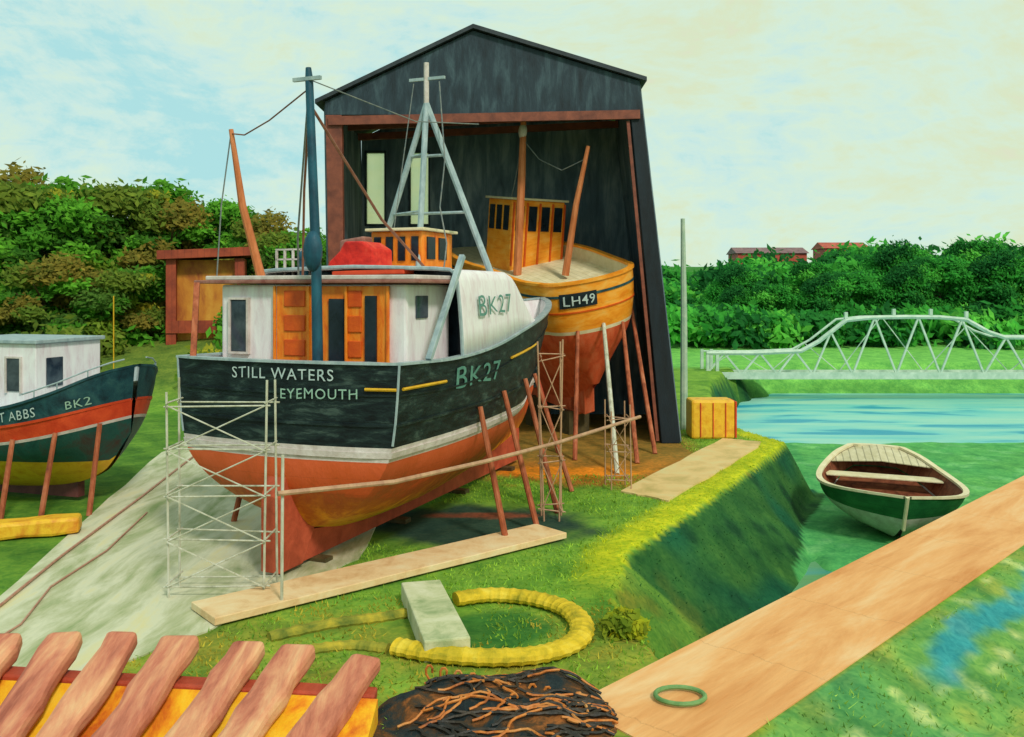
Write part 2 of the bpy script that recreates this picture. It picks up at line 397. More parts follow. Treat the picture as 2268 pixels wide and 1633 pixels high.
col=mixc(col,(175,112,50),ell(3.0,30.5,4.0,3.0)*.9)
col=mixc(col,(228,140,38),ell(1.8,29.5,2.2,.9)*.8)
col=mixc(col,(145,115,58),sstep((X+8)/1)*sstep((7.5-X)/1)*sstep((Y-30)/3)*sstep((46-Y)/2))
col=mixc(col,(30,52,68),ell(-1.0,23.0,3.2,2.0,.55)*.9)  # dark mud under the boat, with the boat's shadow put into the colour
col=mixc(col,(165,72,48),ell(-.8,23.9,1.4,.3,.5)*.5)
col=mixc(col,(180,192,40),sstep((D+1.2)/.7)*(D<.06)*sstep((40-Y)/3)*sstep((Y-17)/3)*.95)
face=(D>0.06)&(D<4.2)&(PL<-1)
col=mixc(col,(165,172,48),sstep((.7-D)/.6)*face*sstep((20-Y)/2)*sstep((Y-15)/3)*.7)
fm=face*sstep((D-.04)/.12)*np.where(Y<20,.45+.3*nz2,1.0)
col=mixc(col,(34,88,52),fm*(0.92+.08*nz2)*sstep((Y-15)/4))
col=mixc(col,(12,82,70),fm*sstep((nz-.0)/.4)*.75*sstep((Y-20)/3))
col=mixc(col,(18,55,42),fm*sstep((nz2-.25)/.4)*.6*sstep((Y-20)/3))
col=mixc(col,(120,122,48),face*sstep((nz2-.1)/.4)*.6*sstep((22-Y)/4))
lowm=(D>1.5)*(Z>-2.3)*(Z<-1.95)*(PL<-1.2)*(X>8)
col=mixc(col,(85,172,110),lowm*(0.85+.15*nz))
col=mixc(col,(125,195,140),lowm*sstep((nz2-.2)/.4)*.5)
rs=(PL>1.2)&(D>0)
col=mixc(col,(105,158,88),rs*1.0); col=mixc(col,(150,162,82),rs*sstep(nz2*1.5)*.7); col=mixc(col,(55,138,100),rs*sstep(nz*1.5)*.7); col=mixc(col,(200,212,160),rs*sstep((vnoise(X,Y,2.6,11)-.35)/.3)*.6)
dr_=PL-1.2
st=rs*sstep((PV-4.2)/1.0)*sstep((15-PV)/2)
col=mixc(col,(30,145,185),st*sstep((.8-np.abs(dr_-.7+.15*np.sin(PV*1.1)+.15*nz3)*2.4)/.5)*.8)
col=mixc(col,(40,150,175),rs*sstep((.5-np.abs(dr_-1.9+.3*np.sin(PV*.8))*2.5+.4*nz3)/.4)*.5*sstep((PV-5)/2))
col=mixc(col,(115,190,100),(Y>68)*(X>10)*sstep((100-Y)/10)*.9)
col=mixc(col,(60,128,56),sstep((Y-90)/15))
col=mixc(col,(100,118,58),sstep((Y-44)/8)*sstep((-4-X)/4)*.8)
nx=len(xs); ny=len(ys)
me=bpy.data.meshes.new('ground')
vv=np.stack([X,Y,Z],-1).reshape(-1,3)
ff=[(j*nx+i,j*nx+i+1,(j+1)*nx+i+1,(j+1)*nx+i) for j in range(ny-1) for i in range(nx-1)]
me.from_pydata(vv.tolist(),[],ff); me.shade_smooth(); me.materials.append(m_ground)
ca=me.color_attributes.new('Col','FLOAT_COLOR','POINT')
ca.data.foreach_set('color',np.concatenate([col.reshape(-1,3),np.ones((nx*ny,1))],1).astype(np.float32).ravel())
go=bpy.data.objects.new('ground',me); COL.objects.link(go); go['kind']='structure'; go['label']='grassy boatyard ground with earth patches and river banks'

def water_mat(name,stopsA,stopsB):
    mw=bpy.data.materials.new(name); mw.use_nodes=True; nt=mw.node_tree;N=nt.nodes;Lk=nt.links
    b=N['Principled BSDF']; b.inputs['Roughness'].default_value=.35; b.inputs['Specular IOR Level'].default_value=.2
    tc=N.new('ShaderNodeTexCoord'); mp=N.new('ShaderNodeMapping'); mp.inputs['Scale'].default_value=(.07,.3,1); mp.inputs['Rotation'].default_value=(0,0,-.03)
    Lk.new(tc.outputs['Object'],mp.inputs[0]); n1=N.new('ShaderNodeTexNoise'); n1.inputs['Scale'].default_value=1.6; n1.inputs['Detail'].default_value=6; n1.inputs['Distortion'].default_value=.6; Lk.new(mp.outputs[0],n1.inputs['Vector'])
    def ramp(st):
        rp=N.new('ShaderNodeValToRGB'); cr=rp.color_ramp
        while len(cr.elements)<len(st): cr.elements.new(.5)
        for e,(p,c) in zip(cr.elements,st): e.position=p;e.color=c
        Lk.new(n1.outputs['Fac'],rp.inputs[0]); return rp
    rp=ramp(stopsA); rp2=ramp(stopsB)
    sx=N.new('ShaderNodeSeparateXYZ'); Lk.new(tc.outputs['Object'],sx.inputs[0]); mr=N.new('ShaderNodeMapRange'); mr.inputs[1].default_value=38; mr.inputs[2].default_value=47; Lk.new(sx.outputs['Y'],mr.inputs[0])
    mx=N.new('ShaderNodeMix'); mx.data_type='RGBA'; Lk.new(mr.outputs[0],mx.inputs[0]); Lk.new(rp.outputs[0],mx.inputs[6]); Lk.new(rp2.outputs[0],mx.inputs[7]); Lk.new(mx.outputs[2],b.inputs['Base Color'])
    n2=N.new('ShaderNodeTexNoise'); n2.inputs['Scale'].default_value=5; n2.inputs['Detail'].default_value=4; mp2=N.new('ShaderNodeMapping'); mp2.inputs['Scale'].default_value=(.4,1,1); Lk.new(tc.outputs['Object'],mp2.inputs[0]); Lk.new(mp2.outputs[0],n2.inputs['Vector'])
    bp=N.new('ShaderNodeBump'); bp.inputs['Strength'].default_value=.3; bp.inputs['Distance'].default_value=.05; Lk.new(n2.outputs['Fac'],bp.inputs['Height']); Lk.new(bp.outputs[0],b.inputs['Normal'])
    return mw
mw=water_mat('river_water',[(.30,C(60,125,60)),(.45,C(85,150,80)),(.56,C(80,150,95)),(.66,C(60,150,130)),(.74,C(120,185,150))],[(.38,C(30,160,190)),(.44,C(112,206,204)),(.55,C(150,218,202)),(.68,C(170,222,200))])
MB().add([(1.5,-140,-2.2),(800,-140,-2.2),(800,120,-2.2),(1.5,120,-2.2)],[(0,1,2,3)]).obj('water',mw,kind='structure',label='turquoise and green river water with ripples')
def p2w(l,v): return (PX0+.716*l+UX*v,PY0-.699*l+UY*v)
def sheet(name,poly,z,mat,label,th=.1):
    b=MB(); b.prism([(x,y,z) for x,y in poly],(0,0,-th)); return b.obj(name,mat,kind='structure',label=label)
def rag(poly,n=6,a=.12):
    out=[]
    for i in range(len(poly)):
        p=Vector(poly[i]+(0,));q=Vector(poly[(i+1)%len(poly)]+(0,))
        for k in range(n):
            t=k/n; r=p.lerp(q,t); j=a if k else 0; out.append((r.x+random.uniform(-j,j),r.y+random.uniform(-j,j)))
    return out
SLIP=[(-9.8,16.6),(-9.0,13.4),(-6.6,13.8),(-5.0,16.4),(-3.4,20),(-3.4,30),(-6.5,37),(-12.8,37),(-12.8,33)]
sheet('slipway',rag(SLIP,9,.05),.03,m_slip,'pale concrete slipway running up to the boat shed')
QP=[(3.2,26.6),(4.4,25.4),(9.2,33.9),(9.7,35.2),(8.4,36.0)]
sheet('path',rag(QP,8,.05),.05,m_path,'sandy pale path strip along the quay edge')
b=MB(); b.prism([(-1.14,-.6,.02),(1.14,-.9,.02),(1.14,70,.02),(-1.14,70,.02)],(0,0,-.12)); pth=b.obj('path',m_jetty,kind='structure',label='wide pale orange path along the embankment'); pth.location=(PX0,PY0,0); pth.rotation_euler=(0,0,math.atan2(UY,UX)-math.pi/2)
rb=MB(); rb.tube([(-9.4,14.6,.07),(-9.6,17,.07),(-10.0,20,.07),(-10.3,23,.07),(-10.6,26,.07),(-11.4,33,.07)],.028,6); rb.obj('mooring_rope',m_pinkrope,label='pinkish rope stretched along the pale concrete slipway',cat='rope')
rb=MB(); rb.tube([(-8.8,14.2,.06),(-8.7,16,.06),(-9.2,18,.06),(-9.2,20.5,.06),(-9.7,24,.06)],.02,6); rb.obj('mooring_rope',m_pinkrope,label='slack pinkish rope lying on the pale concrete slipway',cat='rope')

# ---------------- main boat ----------------
S=(-4.84,19.05,0)
mh=Hull(15,[(0,2.8),(.2,2.93),(.4,2.78),(.6,2.35),(.8,1.55),(.93,.75),(1,.05)],
  [(0,4.48),(.15,4.44),(.3,4.56),(.5,4.9),(.75,5.25),(1,5.65)],[(0,.75),(.12,.5),(.3,.4),(.8,.8),(.93,1.4),(1,2.4)],rake=.9,bulge=.3,under=1.0)
boat=empty('fishing_boat',S,'black-hulled fishing boat with white deckhouse and orange doors','fishing boat',(0,0,math.radians(-22)))
c_=lambda v:(lambda t:v)
mh.strip(lambda t:mh.K(t),c_(2.5),18,'hull_bottom',m_bottom,boat,label='red and ochre antifouled lower hull')
mh.strip(c_(2.5),c_(2.8),2,'waterline_stripe',m_stripe,boat)
mh.strip(c_(2.8),lambda t:mh.H(t),10,'hull_topside',m_black,boat,label='black painted upper hull planking')
mh.band(c_(2.65),.12,.04,'waterline_moulding',m_stripe,boat)
mh.band(lambda t:3.25+.25*t*t,.05,.035,'rubbing_strake',m_black,boat)
mh.band(lambda t:mh.H(t)-.62,.045,.03,'sheer_moulding',m_black,boat)
mh.rail('bulwark_rail',m_grey,boat,.05)
mh.inner(.85,'bulwark',m_white,boat)
mh.deck(.85,'deck',m_deck,boat)
mh.keelplate(.12,.3,'keel',m_keel,boat,0.02,.88)
b=MB(); b.prism([(-.24,-.42,.12),(-.24,.4,.12),(-.24,1.3,1.5),(-.24,-.2,2.1),(-.24,-.42,1.7)],(.48,0,0)); b.obj('rudder',m_keel,boat,bevel=.03)
b=MB(); b.tube([mh.pt(1,0,z)+Vector((0,.05,0)) for z in (2.4,3,4,5,5.65)],.09,6); b.obj('stem_post',m_black,boat)
for sd_ in (1,-1):
    MB().tube([mh.pt(0,sd_,z,.0) for z in (2.85,3.3,3.8,4.3,4.5)],.028,6).obj('corner_post',m_grey,boat)
W=lambda x0,x1,y0,y1,z0,z1,name,mat,bev=.02,par=boat,label=None: MB().box(x0,x1,y0,y1,z0,z1).obj(name,mat,par,label,bevel=bev)
W(-2.6,2.3,1.2,3.3,3.55,6.1,'deckhouse',m_white,.06,label='white painted deckhouse walls')
W(-1.0,1.9,1.14,1.197,3.7,6.06,'door_surround',m_orange,.01,label='orange boarded door surround')
W(.42,.80,1.09,1.137,3.7,5.78,'doorway',m_dark,0)
W(1.34,1.62,1.09,1.137,3.9,5.85,'doorway',m_dark,0)
for a0,a1 in ((-.78,-.22),(.9,1.24)):
    for zz in (3.95,4.5,5.05,5.6):
        W(a0,a1,1.105,1.138,zz,zz+.36,'door_panel',m_orangepanel,.02)
for a in (-1.03,-.12,.86,1.9): W(a-.03,a+.03,1.08,1.138,3.7,6.06,'door_post',m_orange,.01)
W(-2.28,-1.82,1.13,1.197,4.55,5.75,'window',m_glass,.03)
MB().box(-2.33,-2.28,1.1,1.2,4.5,5.8).box(-1.82,-1.77,1.1,1.2,4.5,5.8).box(-2.28,-1.82,1.1,1.2,5.75,5.8).box(-2.28,-1.82,1.1,1.2,4.5,4.55).obj('window_frame',m_stripe,boat)
W(2.302,2.34,1.6,2.15,5.35,5.85,'window',m_glass,.03)
b=MB(); b.box(-3.2,2.75,.95,3.5,6.12,6.2); b.obj('roof',m_roofbrown,boat,bevel=.02)
b=MB(); b.box(-2.9,2.6,1.0,3.5,6.203,6.3); b.obj('roof_edge',m_stripe,boat,bevel=.02)
b=MB(); b.beam((-3.1,.95,6.12),(-2.55,.2,4.45),.13,.13); b.obj('stanchion',m_polebrown,boat,bevel=.01)
b=MB(); b.beam((2.92,2.7,6.75),(2.86,1.15,4.5),.13,.11); b.obj('stanchion',m_grey,boat,bevel=.01)
def shprof(t):
    bb=mh.B(t)-.03; hz=mh.H(t)-.03; q=float(sstep((t-.42)/.2)); top=(2.0-(mh.H(t)-4.5))*(1-q)+.06*q; k=min(1,bb/2.6)*(1-.5*q)
    P=[(bb,hz),(bb-.03*k,hz+top*.3),(bb-.08*k,hz+top*.6),(bb-.14*k,hz+top*.85),(bb-.2*k,hz+top*.94),(bb-.32*k,hz+top*.985),(bb-.7*k,hz+top*1.0),(bb*.3,hz+top*1.02),(0,hz+top*1.03)]
    return [(max(0,x),z) for x,z in P]
def shx(t,z):
    P=shprof(t)
    for (x0,z0),(x1,z1) in zip(P,P[1:]):
        if z0<=z<=z1: return x0+(x1-x0)*(z-z0)/(z1-z0)
    return P[0][0] if z<P[0][1] else 0
def shring(t):
    P=shprof(t); y=t*15+mh.rake*t**4
    return [Vector((-x,y,z)) for x,z in P]+[Vector((x,y,z)) for x,z in P[::-1][1:]]
b=MB(); ts=[.185+.435*i/34 for i in range(35)]; row=17; vs=[]
for t in ts: vs+=shring(t)
fs=[(i*row+j,i*row+j+1,(i+1)*row+j+1,(i+1)*row+j) for i in range(34) for j in range(row-1)]
b.add(vs,fs); b.obj('whaleback',m_white,boat,'flat sided white shelter forward of the deckhouse',smooth=True,solid=.05)
t0=.185; b=MB(); b.tube([p+Vector((0,-.02,0)) for p in shring(t0)],.045,6); b.obj('whaleback_rim',m_grey,boat)
t1=.235; lp=shring(t1); lp=[Vector((p.x*.97,p.y,4.4+(p.z-4.4)*.97)) for p in lp]; lp=[Vector((-lp[-1].x,lp[0].y,3.6))]+lp+[Vector((lp[-1].x,lp[0].y,3.6))]
MB().add(lp,[tuple(range(len(lp)))]).obj('dark_backing',m_dark,boat)  # dark sheet added behind the arch so the whaleback's inside looks shaded
text_obj('BK27',2.4,.46,lambda u,v:(lambda s,z:Vector((shx(s/15,z)+.07,s,z)))(3.7+u,5.35+v+.03*u),m_letterg,'registration_number',boat,.0)
text_obj('BK27',2.7,.46,lambda u,v:mh.pt((2.4+u)/15,1,3.76+v,.025),m_letterg,'registration_number',boat,.006)
text_obj('STILL WATERS',2.5,.23,lambda u,v:mh.trans(-1.08+u,4.13+v,.03),m_letter,'name_lettering',boat,0)
text_obj('EYEMOUTH',1.75,.21,lambda u,v:mh.trans(0.2+u,3.74+v+.02*u,.05),m_letterp,'port_lettering',boat,0)
b=MB(); b.tube([mh.trans(2.1+.65*i/4,3.98,.03) for i in range(5)],.035,6); b.obj('yellow_line',m_yellow,boat)
b=MB(); b.tube([mh.pt((.15+1.75*i/6)/15,1,3.98,.03) for i in range(7)],.035,6); b.obj('yellow_line',m_yellow,boat)
b=MB(); b.tube([mh.pt((6.0+3*i/6)/15,1,4.2+.03*i,.03) for i in range(7)],.035,6); b.obj('yellow_line',m_yellow,boat)
b=MB(); b.tube([(.55,.5,3.6),(.5,.5,6.5),(.32,.5,10.5),(.3,.5,10.75)],[.12,.11,.085,.06],10); b.obj('mast',m_teal,boat,smooth=True)
b=MB(); b.beam((-.05,.45,10.5),(.65,.45,10.5),.07,.08); b.obj('crosstree',m_grey,boat)
b=MB(); b.ball((.47,.42,6.8),(.22,.18,.45)); b.obj('fender',m_teal,boat,smooth=True)
def rope(name,pts,mat,par,r=.018):
    return MB().tube(pts,r,5).obj(name,mat,par)
rope('stay',[(.31,.5,10.3),(-.9,1.8,7.2),(-1.3,2.4,6.3)],m_rope,boat,.025)
rope('stay',[(.31,.5,9.8),(-.3,1.2,8.2),(-.9,2.0,6.3)],m_brownrope,boat,.03)
rope('stay',[(.31,.5,10.0),(1.0,2.4,7.6),(1.6,3.4,6.5)],m_brownrope,boat,.035)
rope('stay',[(.31,.5,10.5),(1.4,3.3,10.0),(2.2,5.2,10.2)],m_rope,boat,.014)
b=MB(); b.tube([(-2.0,1.9,6.25),(-2.4,1.7,8.0),(-2.65,1.6,9.8)],[.11,.09,.055],8); b.obj('derrick_pole',m_poleorange,boat,smooth=True)
rope('stay',[(-2.65,1.6,9.7),(-2.1,1.4,9.6),(-1.1,1,9.8),(.31,.5,10.3)],m_brownrope,boat)
rope('stay',[(-2.65,1.6,9.7),(-2.85,1.5,8),(-2.9,1.4,6.3)],m_rope,boat)
AX=Vector((-.02,6.6,11.15))
MB().tube([(-1.75,6.6,6.2),AX],.085,8).obj('gantry_leg',m_grey,boat)
MB().tube([(2.15,6.6,5.9),AX],.095,8).obj('gantry_leg',m_grey,boat)
MB().tube([(.35,5.4,6.2),AX],.085,8).obj('gantry_leg',m_grey,boat)
MB().tube([AX-Vector((0,0,.1)),AX+Vector((0,0,1.15))],.075,8).obj('gantry_top_pole',m_stripe,boat)
def lerpleg(a,z): k=(z-a[2])/(AX.z-a[2]); return Vector(a).lerp(AX,k)
for z in (8.1,9.7):
    MB().tube([lerpleg((-1.75,6.6,6.2),z),lerpleg((2.15,6.6,5.9),z)],.045,6).obj('gantry_rung',m_grey,boat)
    MB().tube([lerpleg((-1.75,6.6,6.2),z),lerpleg((.35,5.4,6.2),z)],.035,6).obj('gantry_rung',m_grey,boat)
MB().beam((-.55,6.6,11.85),(.55,6.6,11.85),.07,.08).obj('crosstree',m_grey,boat)
rope('stay',[AX+Vector((.4,0,.6)),(.75,6.2,9.5),(.7,6.0,8.2),(1.1,5.6,7.2),(1.3,5,6.4)],m_rope,boat,.02)
rope('stay',[AX+Vector((-.4,0,.6)),(-.6,6.3,9.5),(-.9,6.0,6.4)],m_rope,boat,.015)
W(-1.15,.45,5.5,7.3,5.9,7.55,'wheelhouse',m_orange,.05)
for a in (-1.02,-.65,-.28,.12): MB().box(a,a+.2,5.45,5.495,6.75,7.4).obj('window',m_dark,boat)
for s_ in (5.7,6.4): MB().box(.452,.49,s_,s_+.45,6.8,7.4).obj('window',m_dark,boat)
W(-1.25,.55,5.35,7.45,7.553,7.63,'wheelhouse_roof',m_cream,.02)
b=MB(); b.prism([(-1.45,3.7,6.3),(.0,3.7,6.3),(-.02,3.7,7.0),(-.35,3.7,7.2),(-.85,3.7,7.2),(-1.0,3.7,6.95),(-1.3,3.7,6.7)],(0,1.0,0)); b.obj('liferaft_cover',m_red,boat,bevel=.05)
b=MB(); b.prism([(-1.7,4.8,6.2),(-.9,4.8,6.2),(-.95,4.8,7.4),(-1.7,4.8,7.3)],(0,.5,0)); b.obj('net_drum_housing',m_roofbrown,boat,bevel=.06)
b=MB()
for k in range(5): b.beam((-2.6+k*.25,3.3,6.0),(-2.6+k*.25,3.3,7.0),.05,.05)
for z in (6.3,6.5,6.75,7.0): b.beam((-2.62,3.3,z),(-1.58,3.3,z),.05,.04)
b.obj('pot_rack',m_stripe,boat)
b=MB(); b.tube([(-1.5,2.9,6.3),(-1.5,2.9,6.75)],.12,10); b.ball((-1.5,2.9,6.8),(.16,.16,.15)); b.obj('ventilator',m_teal,boat,smooth=True)
MB().beam((-.6,3.0,6.37),(1.4,3.0,6.41),.5,.12,3,.1).obj('roof_timber',m_redstripe,boat,bevel=.03)

def l2w(o,p): 
    a=o.rotation_euler; return Matrix.Translation(o.location)@a.to_matrix().to_4x4()@Vector(p)
def prop(o,hull,t,side,z,outd,ds,r=.075,mat=m_polebrown,base=0.0,label='brown timber prop leaning against the black boat hull'):
    top=l2w(o,hull.pt(t,side,z,.06)); bot=l2w(o,(side*(hull.hw(t,z)+outd),t*hull.L+ds,0)); bot.z=base
    MB().tube([bot,bot.lerp(top,.5),top],[r,r*.95,r*.85],8,wob=.06).obj('timber_prop',mat,None,label,smooth=True,cat='timber prop',group='props holding up the boats')
prop(boat,mh,.25,1,3.2,.7,.1); prop(boat,mh,.36,1,3.4,1.1,-.3); prop(boat,mh,.5,1,3.5,1.2,-.5); prop(boat,mh,.66,1,3.4,1.4,-.3)
prop(boat,mh,.2,-1,3.0,.9,0); prop(boat,mh,.45,-1,3.0,1.0,0)
for k in range(4): MB().box(-.5,.5,-.15,.15,0,.115,Matrix.Translation(l2w(boat,(0,1+k*3.6,0)))@Matrix.Rotation(math.radians(-22),4,'Z')).obj('keel_block',m_jettypile,None,'dark timber block under the boat keel',cat='timber block',group='keel blocks',bevel=.01)

# ---------------- orange boat ----------------
HE=math.radians(12); PI_=math.radians(7); YA=math.radians(30)
ob=empty('fishing_boat',(3.55,36.3,.3),'orange tub-sterned fishing boat with wheelhouse in the shed mouth','fishing boat',(PI_,-HE,YA))
oh=Hull(10.5,[(0,2.15),(.04,2.28),(.1,2.38),(.25,2.45),(.5,2.4),(.8,1.6),(1,.05)],
 [(0,6.45),(.1,6.5),(.3,6.75),(.6,6.9),(1,7.4)],[(0,2.0),(.06,1.5),(.15,1.0),(.35,.8),(.85,.9),(1,2.5)],rake=.9,bulge=1.35,rnd=True,
 fs=[(0,.08),(.12,.24),(.3,.52),(.45,.76),(.6,.9),(.8,.98),(1,1)])
wl=lambda t:4.3+.15*(1-t)**3
oh.strip(lambda t:oh.K(t),wl,14,'hull_bottom',m_lohr,ob,label='rust red lower hull')
oh.strip(wl,lambda t:wl(t)+.14,2,'waterline_stripe',m_cream,ob)
oh.strip(lambda t:wl(t)+.14,lambda t:oh.H(t),10,'hull_topside',m_loha,ob,label='orange painted upper hull')
oh.band(lambda t:oh.H(t)-.45,.09,.03,'teal_line',m_blue,ob)
oh.band(lambda t:oh.H(t)-1.1,.06,.03,'rubbing_strake',m_orangepanel,ob)
oh.rail('bulwark_rail',m_loha,ob,.1,.06,.16)
oh.inner(.55,'bulwark',m_cream,ob,.13)
oh.deck(.55,'deck',m_lohdeck,ob,.1)
oh.keelplate(.5,.5,'keel',m_lohr,ob,.1,.88)
MB().prism([(-.25,.6,.6),(-.25,1.6,.6),(-.25,1.3,2.6),(-.25,.35,2.6)],(.5,0,0)).obj('rudder',m_lohr,ob,bevel=.03)
px0,px1=-1.75,-.45
gr=[[oh.trans(px0+(px1-px0)*i/8,5.55+.56*j/2,.05) for i in range(9)] for j in range(3)]
b=MB(); b.add([p for r in gr for p in r],[(j*9+i,j*9+i+1,(j+1)*9+i+1,(j+1)*9+i) for j in range(2) for i in range(8)]); b.obj('registration_plate',m_dark,ob)
text_obj('LH49',1.08,.36,lambda u,v:oh.trans(px0+.12+u,5.65+v,.09),m_letter,'registration_number',ob,.006)
UH=Matrix.Rotation(HE,4,'Y')
OX=lambda b,name,mat,**k: b.obj(name,mat,ob,xf=UH,**k)
OX(MB().box(-2.1,.6,4.4,6.4,5.7,9.0),'wheelhouse',m_loha,bevel=.05)
OX(MB().box(-2.22,.72,4.28,6.52,9.003,9.1),'wheelhouse_roof',m_cream,bevel=.02)
for s_ in (4.6,5.2,5.8): OX(MB().box(-2.14,-2.103,s_,s_+.4,7.7,8.75),'window',m_dark)
for a in (-1.9,-1.25,-.6,.05): OX(MB().box(a,a+.4,4.36,4.397,7.7,8.75),'window',m_dark)
for a in (-2.05,-1.38,-.73,-.08,.53): OX(MB().box(a,a+.08,4.35,4.397,6.2,8.9),'mullion',m_orangepanel)
OX(MB().tube([(-2.2,3.5,5.9),(-2.25,3.55,10),(-2.3,3.6,12.2)],[.18,.16,.12],8),'mast',m_poleorange,smooth=True)
OX(MB().ball((-2.3,3.6,11.8),(.18,.18,.35)),'mast_head',m_stripe,smooth=True)
OX(MB().tube([(-1.1,1.6,6.1),(-.95,1.4,9),(-.7,1.2,11.3)],[.15,.12,.08],8),'mast',m_poleorange,smooth=True)
OX(MB().tube([(-2.3,3.6,11.5),(-1.8,3.0,10.7),(-1.2,2.2,10.3),(-.75,1.2,10.8)],.02,5),'stay',m_rope)
OX(MB().tube([(-2.3,3.6,11.5),(-2.2,4.1,9.9),(-2.1,4.5,9.1)],.02,5),'stay',m_rope)
lb='red brown timber prop against the orange boat hull'
for (hp,px,py,r,mt) in ((oh.trans(1.9,4.7,.03),5.2,32.8,.085,m_polebrown),(oh.trans(.8,4.5,.03),4.3,31.0,.085,m_polebrown),(oh.trans(-.2,4.7,.03),3.4,29.2,.085,m_scaf),(oh.trans(-1.2,4.6,.03),2.2,31.6,.085,m_polebrown),(oh.pt(.12,-1,4.6,.03),1.7,33.0,.08,m_lograil)):
    top=l2w(ob,hp); bot=Vector((px,py,0)); MB().tube([bot,bot.lerp(top,.5),top],[r,r,r*.85],8,wob=.06).obj('timber_prop',mt,None,lb,smooth=True,cat='timber prop',group='props holding up the boats')
for k in range(3):
    q=l2w(ob,(0,1.6+k*2.9,.5)); MB().box(-.5,.5,-.25,.25,0,max(.1,q.z-.01),Matrix.Translation((q.x,q.y,0))@Matrix.Rotation(YA,4,'Z')).obj('keel_block',m_jettypile,None,'dark timber block under the orange boat',cat='timber block',group='keel blocks',bevel=.01)

# ---------------- left boat ----------------
lbt=empty('fishing_boat',(-20.6,28.0,0),'small dark teal and red fishing boat with white wheelhouse','fishing boat',(0,0,math.radians(-106)))
lh=Hull(10.4,[(0,1.7),(.3,2.0),(.6,2.15),(.8,2.2),(.9,1.95),(.95,1.55),(.98,1.05),(.995,.5),(1,.1)],[(0,3.0),(.5,2.82),(.75,2.82),(.9,3.25),(1,3.85)],[(0,.7),(.4,.35),(.75,.4),(.92,.9),(1,2.0)],rake=.2,bulge=.2,n=70,fb=[(0,.05),(.2,.4),(.45,.75),(.75,.93),(1,1)])
sh=lambda t:.7*max(0,(t-.6)/.4)**2
lh.strip(lambda t:lh.K(t),lambda t:1.4-.3*sh(t),8,'hull_bottom',m_yelbot,lbt,label='yellow lower hull')
lh.strip(lambda t:1.4-.3*sh(t),lambda t:1.75+sh(t)*.95,6,'hull_side',m_tealdark,lbt)
lh.strip(lambda t:1.75+sh(t)*.95,lambda t:1.83+sh(t)*.95,1,'waterline_stripe',m_stripe,lbt)
lh.strip(lambda t:1.83+sh(t)*.95,lambda t:2.22+sh(t),3,'red_band',m_redstripe,lbt)
lh.strip(lambda t:2.22+sh(t),lambda t:lh.H(t),5,'hull_topside',m_blue,lbt)
lh.rail('bulwark_rail',m_blue,lbt,.07,.05,.12)
lh.band(lambda t:2.24+sh(t),.07,.04,'rubbing_strake',m_redstripe,lbt)
lh.inner(.4,'bulwark',m_bluewhite,lbt,.1); lh.deck(.4,'deck',m_bluewhite,lbt,.08)
lh.keelplate(.12,.25,'keel',m_maroon,lbt,.02,.84)
LW=lambda *a,**k: W(*a,par=lbt,**k)
LW(-1.2,1.25,5.2,8.35,2.2,4.5,'wheelhouse',m_white)
LW(-1.3,1.35,5.1,8.45,4.503,4.61,'wheelhouse_roof',m_grey)
for s_ in (5.5,6.5,7.4): 
    LW(1.252,1.29,s_,s_+.45,3.2,4.1,'window',m_glass)
    MB().box(1.252,1.31,s_-.05,s_,3.15,4.15).box(1.252,1.31,s_+.45,s_+.5,3.15,4.15).box(1.252,1.31,s_,s_+.45,4.1,4.15).obj('window_frame',m_stripe,lbt)
LW(.3,.9,8.352,8.39,3.3,4.1,'window',m_glass)
text_obj('ST ABBS',1.1,.25,lambda u,v:lh.pt((7.9+u)/10.4,1,2.36+v+sh((7.9+u)/10.4),.05),m_letter,'name_lettering',lbt,0)
text_obj('BK2',.4,.22,lambda u,v:lh.pt((9.65+u)/10.4,1,2.8+v+.3*u+.02,.06),m_letterp,'registration_number',lbt,0)
for t in (.86,.91,.96): 
    for sd_ in (-1,1): p=lh.pt(t,sd_,lh.H(t),-.05); MB().tube([p,p+Vector((0,0,.25))],.018,5).obj('rail_stanchion',m_grey,lbt)
for sd_ in(-1,1): MB().tube([lh.pt(t,sd_,lh.H(t),-.05)+Vector((0,0,.25)) for t in (.83,.86,.91,.96,.985,.995)],.022,5).obj('bow_rail',m_grey,lbt)
MB().box(-.3,.3,9.0,9.5,2.85,3.35).obj('windlass',m_teal,lbt,bevel=.08)
rope('mast',[(0,4.6,2.4),(0,4.6,5.2)],m_polebrown,lbt,.06)
for t,od in ((.8,.5),(.9,.6),(.97,.5)): prop(lbt,lh,t,1,1.9+sh(t)*.8,od,.1,.075,label='brown timber prop leaning against the teal boat hull')

# ---------------- rowing boat ----------------
db=empty('rowing_boat',(13.2,33.0,-1.75),'green and white rowing boat with cream gunwale on green mud','rowing boat',(math.radians(-4),math.radians(-2),math.radians(168)))
dh=Hull(5.0,[(0,.9),(.12,1.5),(.35,2.1),(.6,2.28),(.8,1.85),(.93,1.0),(1,.05)],[(0,2.0),(.3,1.55),(.65,1.45),(1,1.7)],[(0,.35),(.3,.02),(.8,.05),(1,.7)],rake=.35,bulge=.15,n=28,
 fs=[(0,.1),(.15,.45),(.4,.75),(.7,.93),(1,1)],fb=[(0,.05),(.2,.35),(.5,.7),(.8,.92),(1,1)])
dh.strip(lambda t:dh.K(t),c_(.95),7,'hull_bottom',m_stripe,db,label='white lower planking')
dh.strip(c_(.95),lambda t:dh.H(t),6,'hull_topside',m_dgreen,db,label='green clinker planking')
dh.rail('gunwale',m_cream,db,.08,.07,.12)
dh.inner(.7,'inner_planking',m_dbrown,db,.06); dh.deck(.75,'bottom_boards',m_dbrown,db,.05)
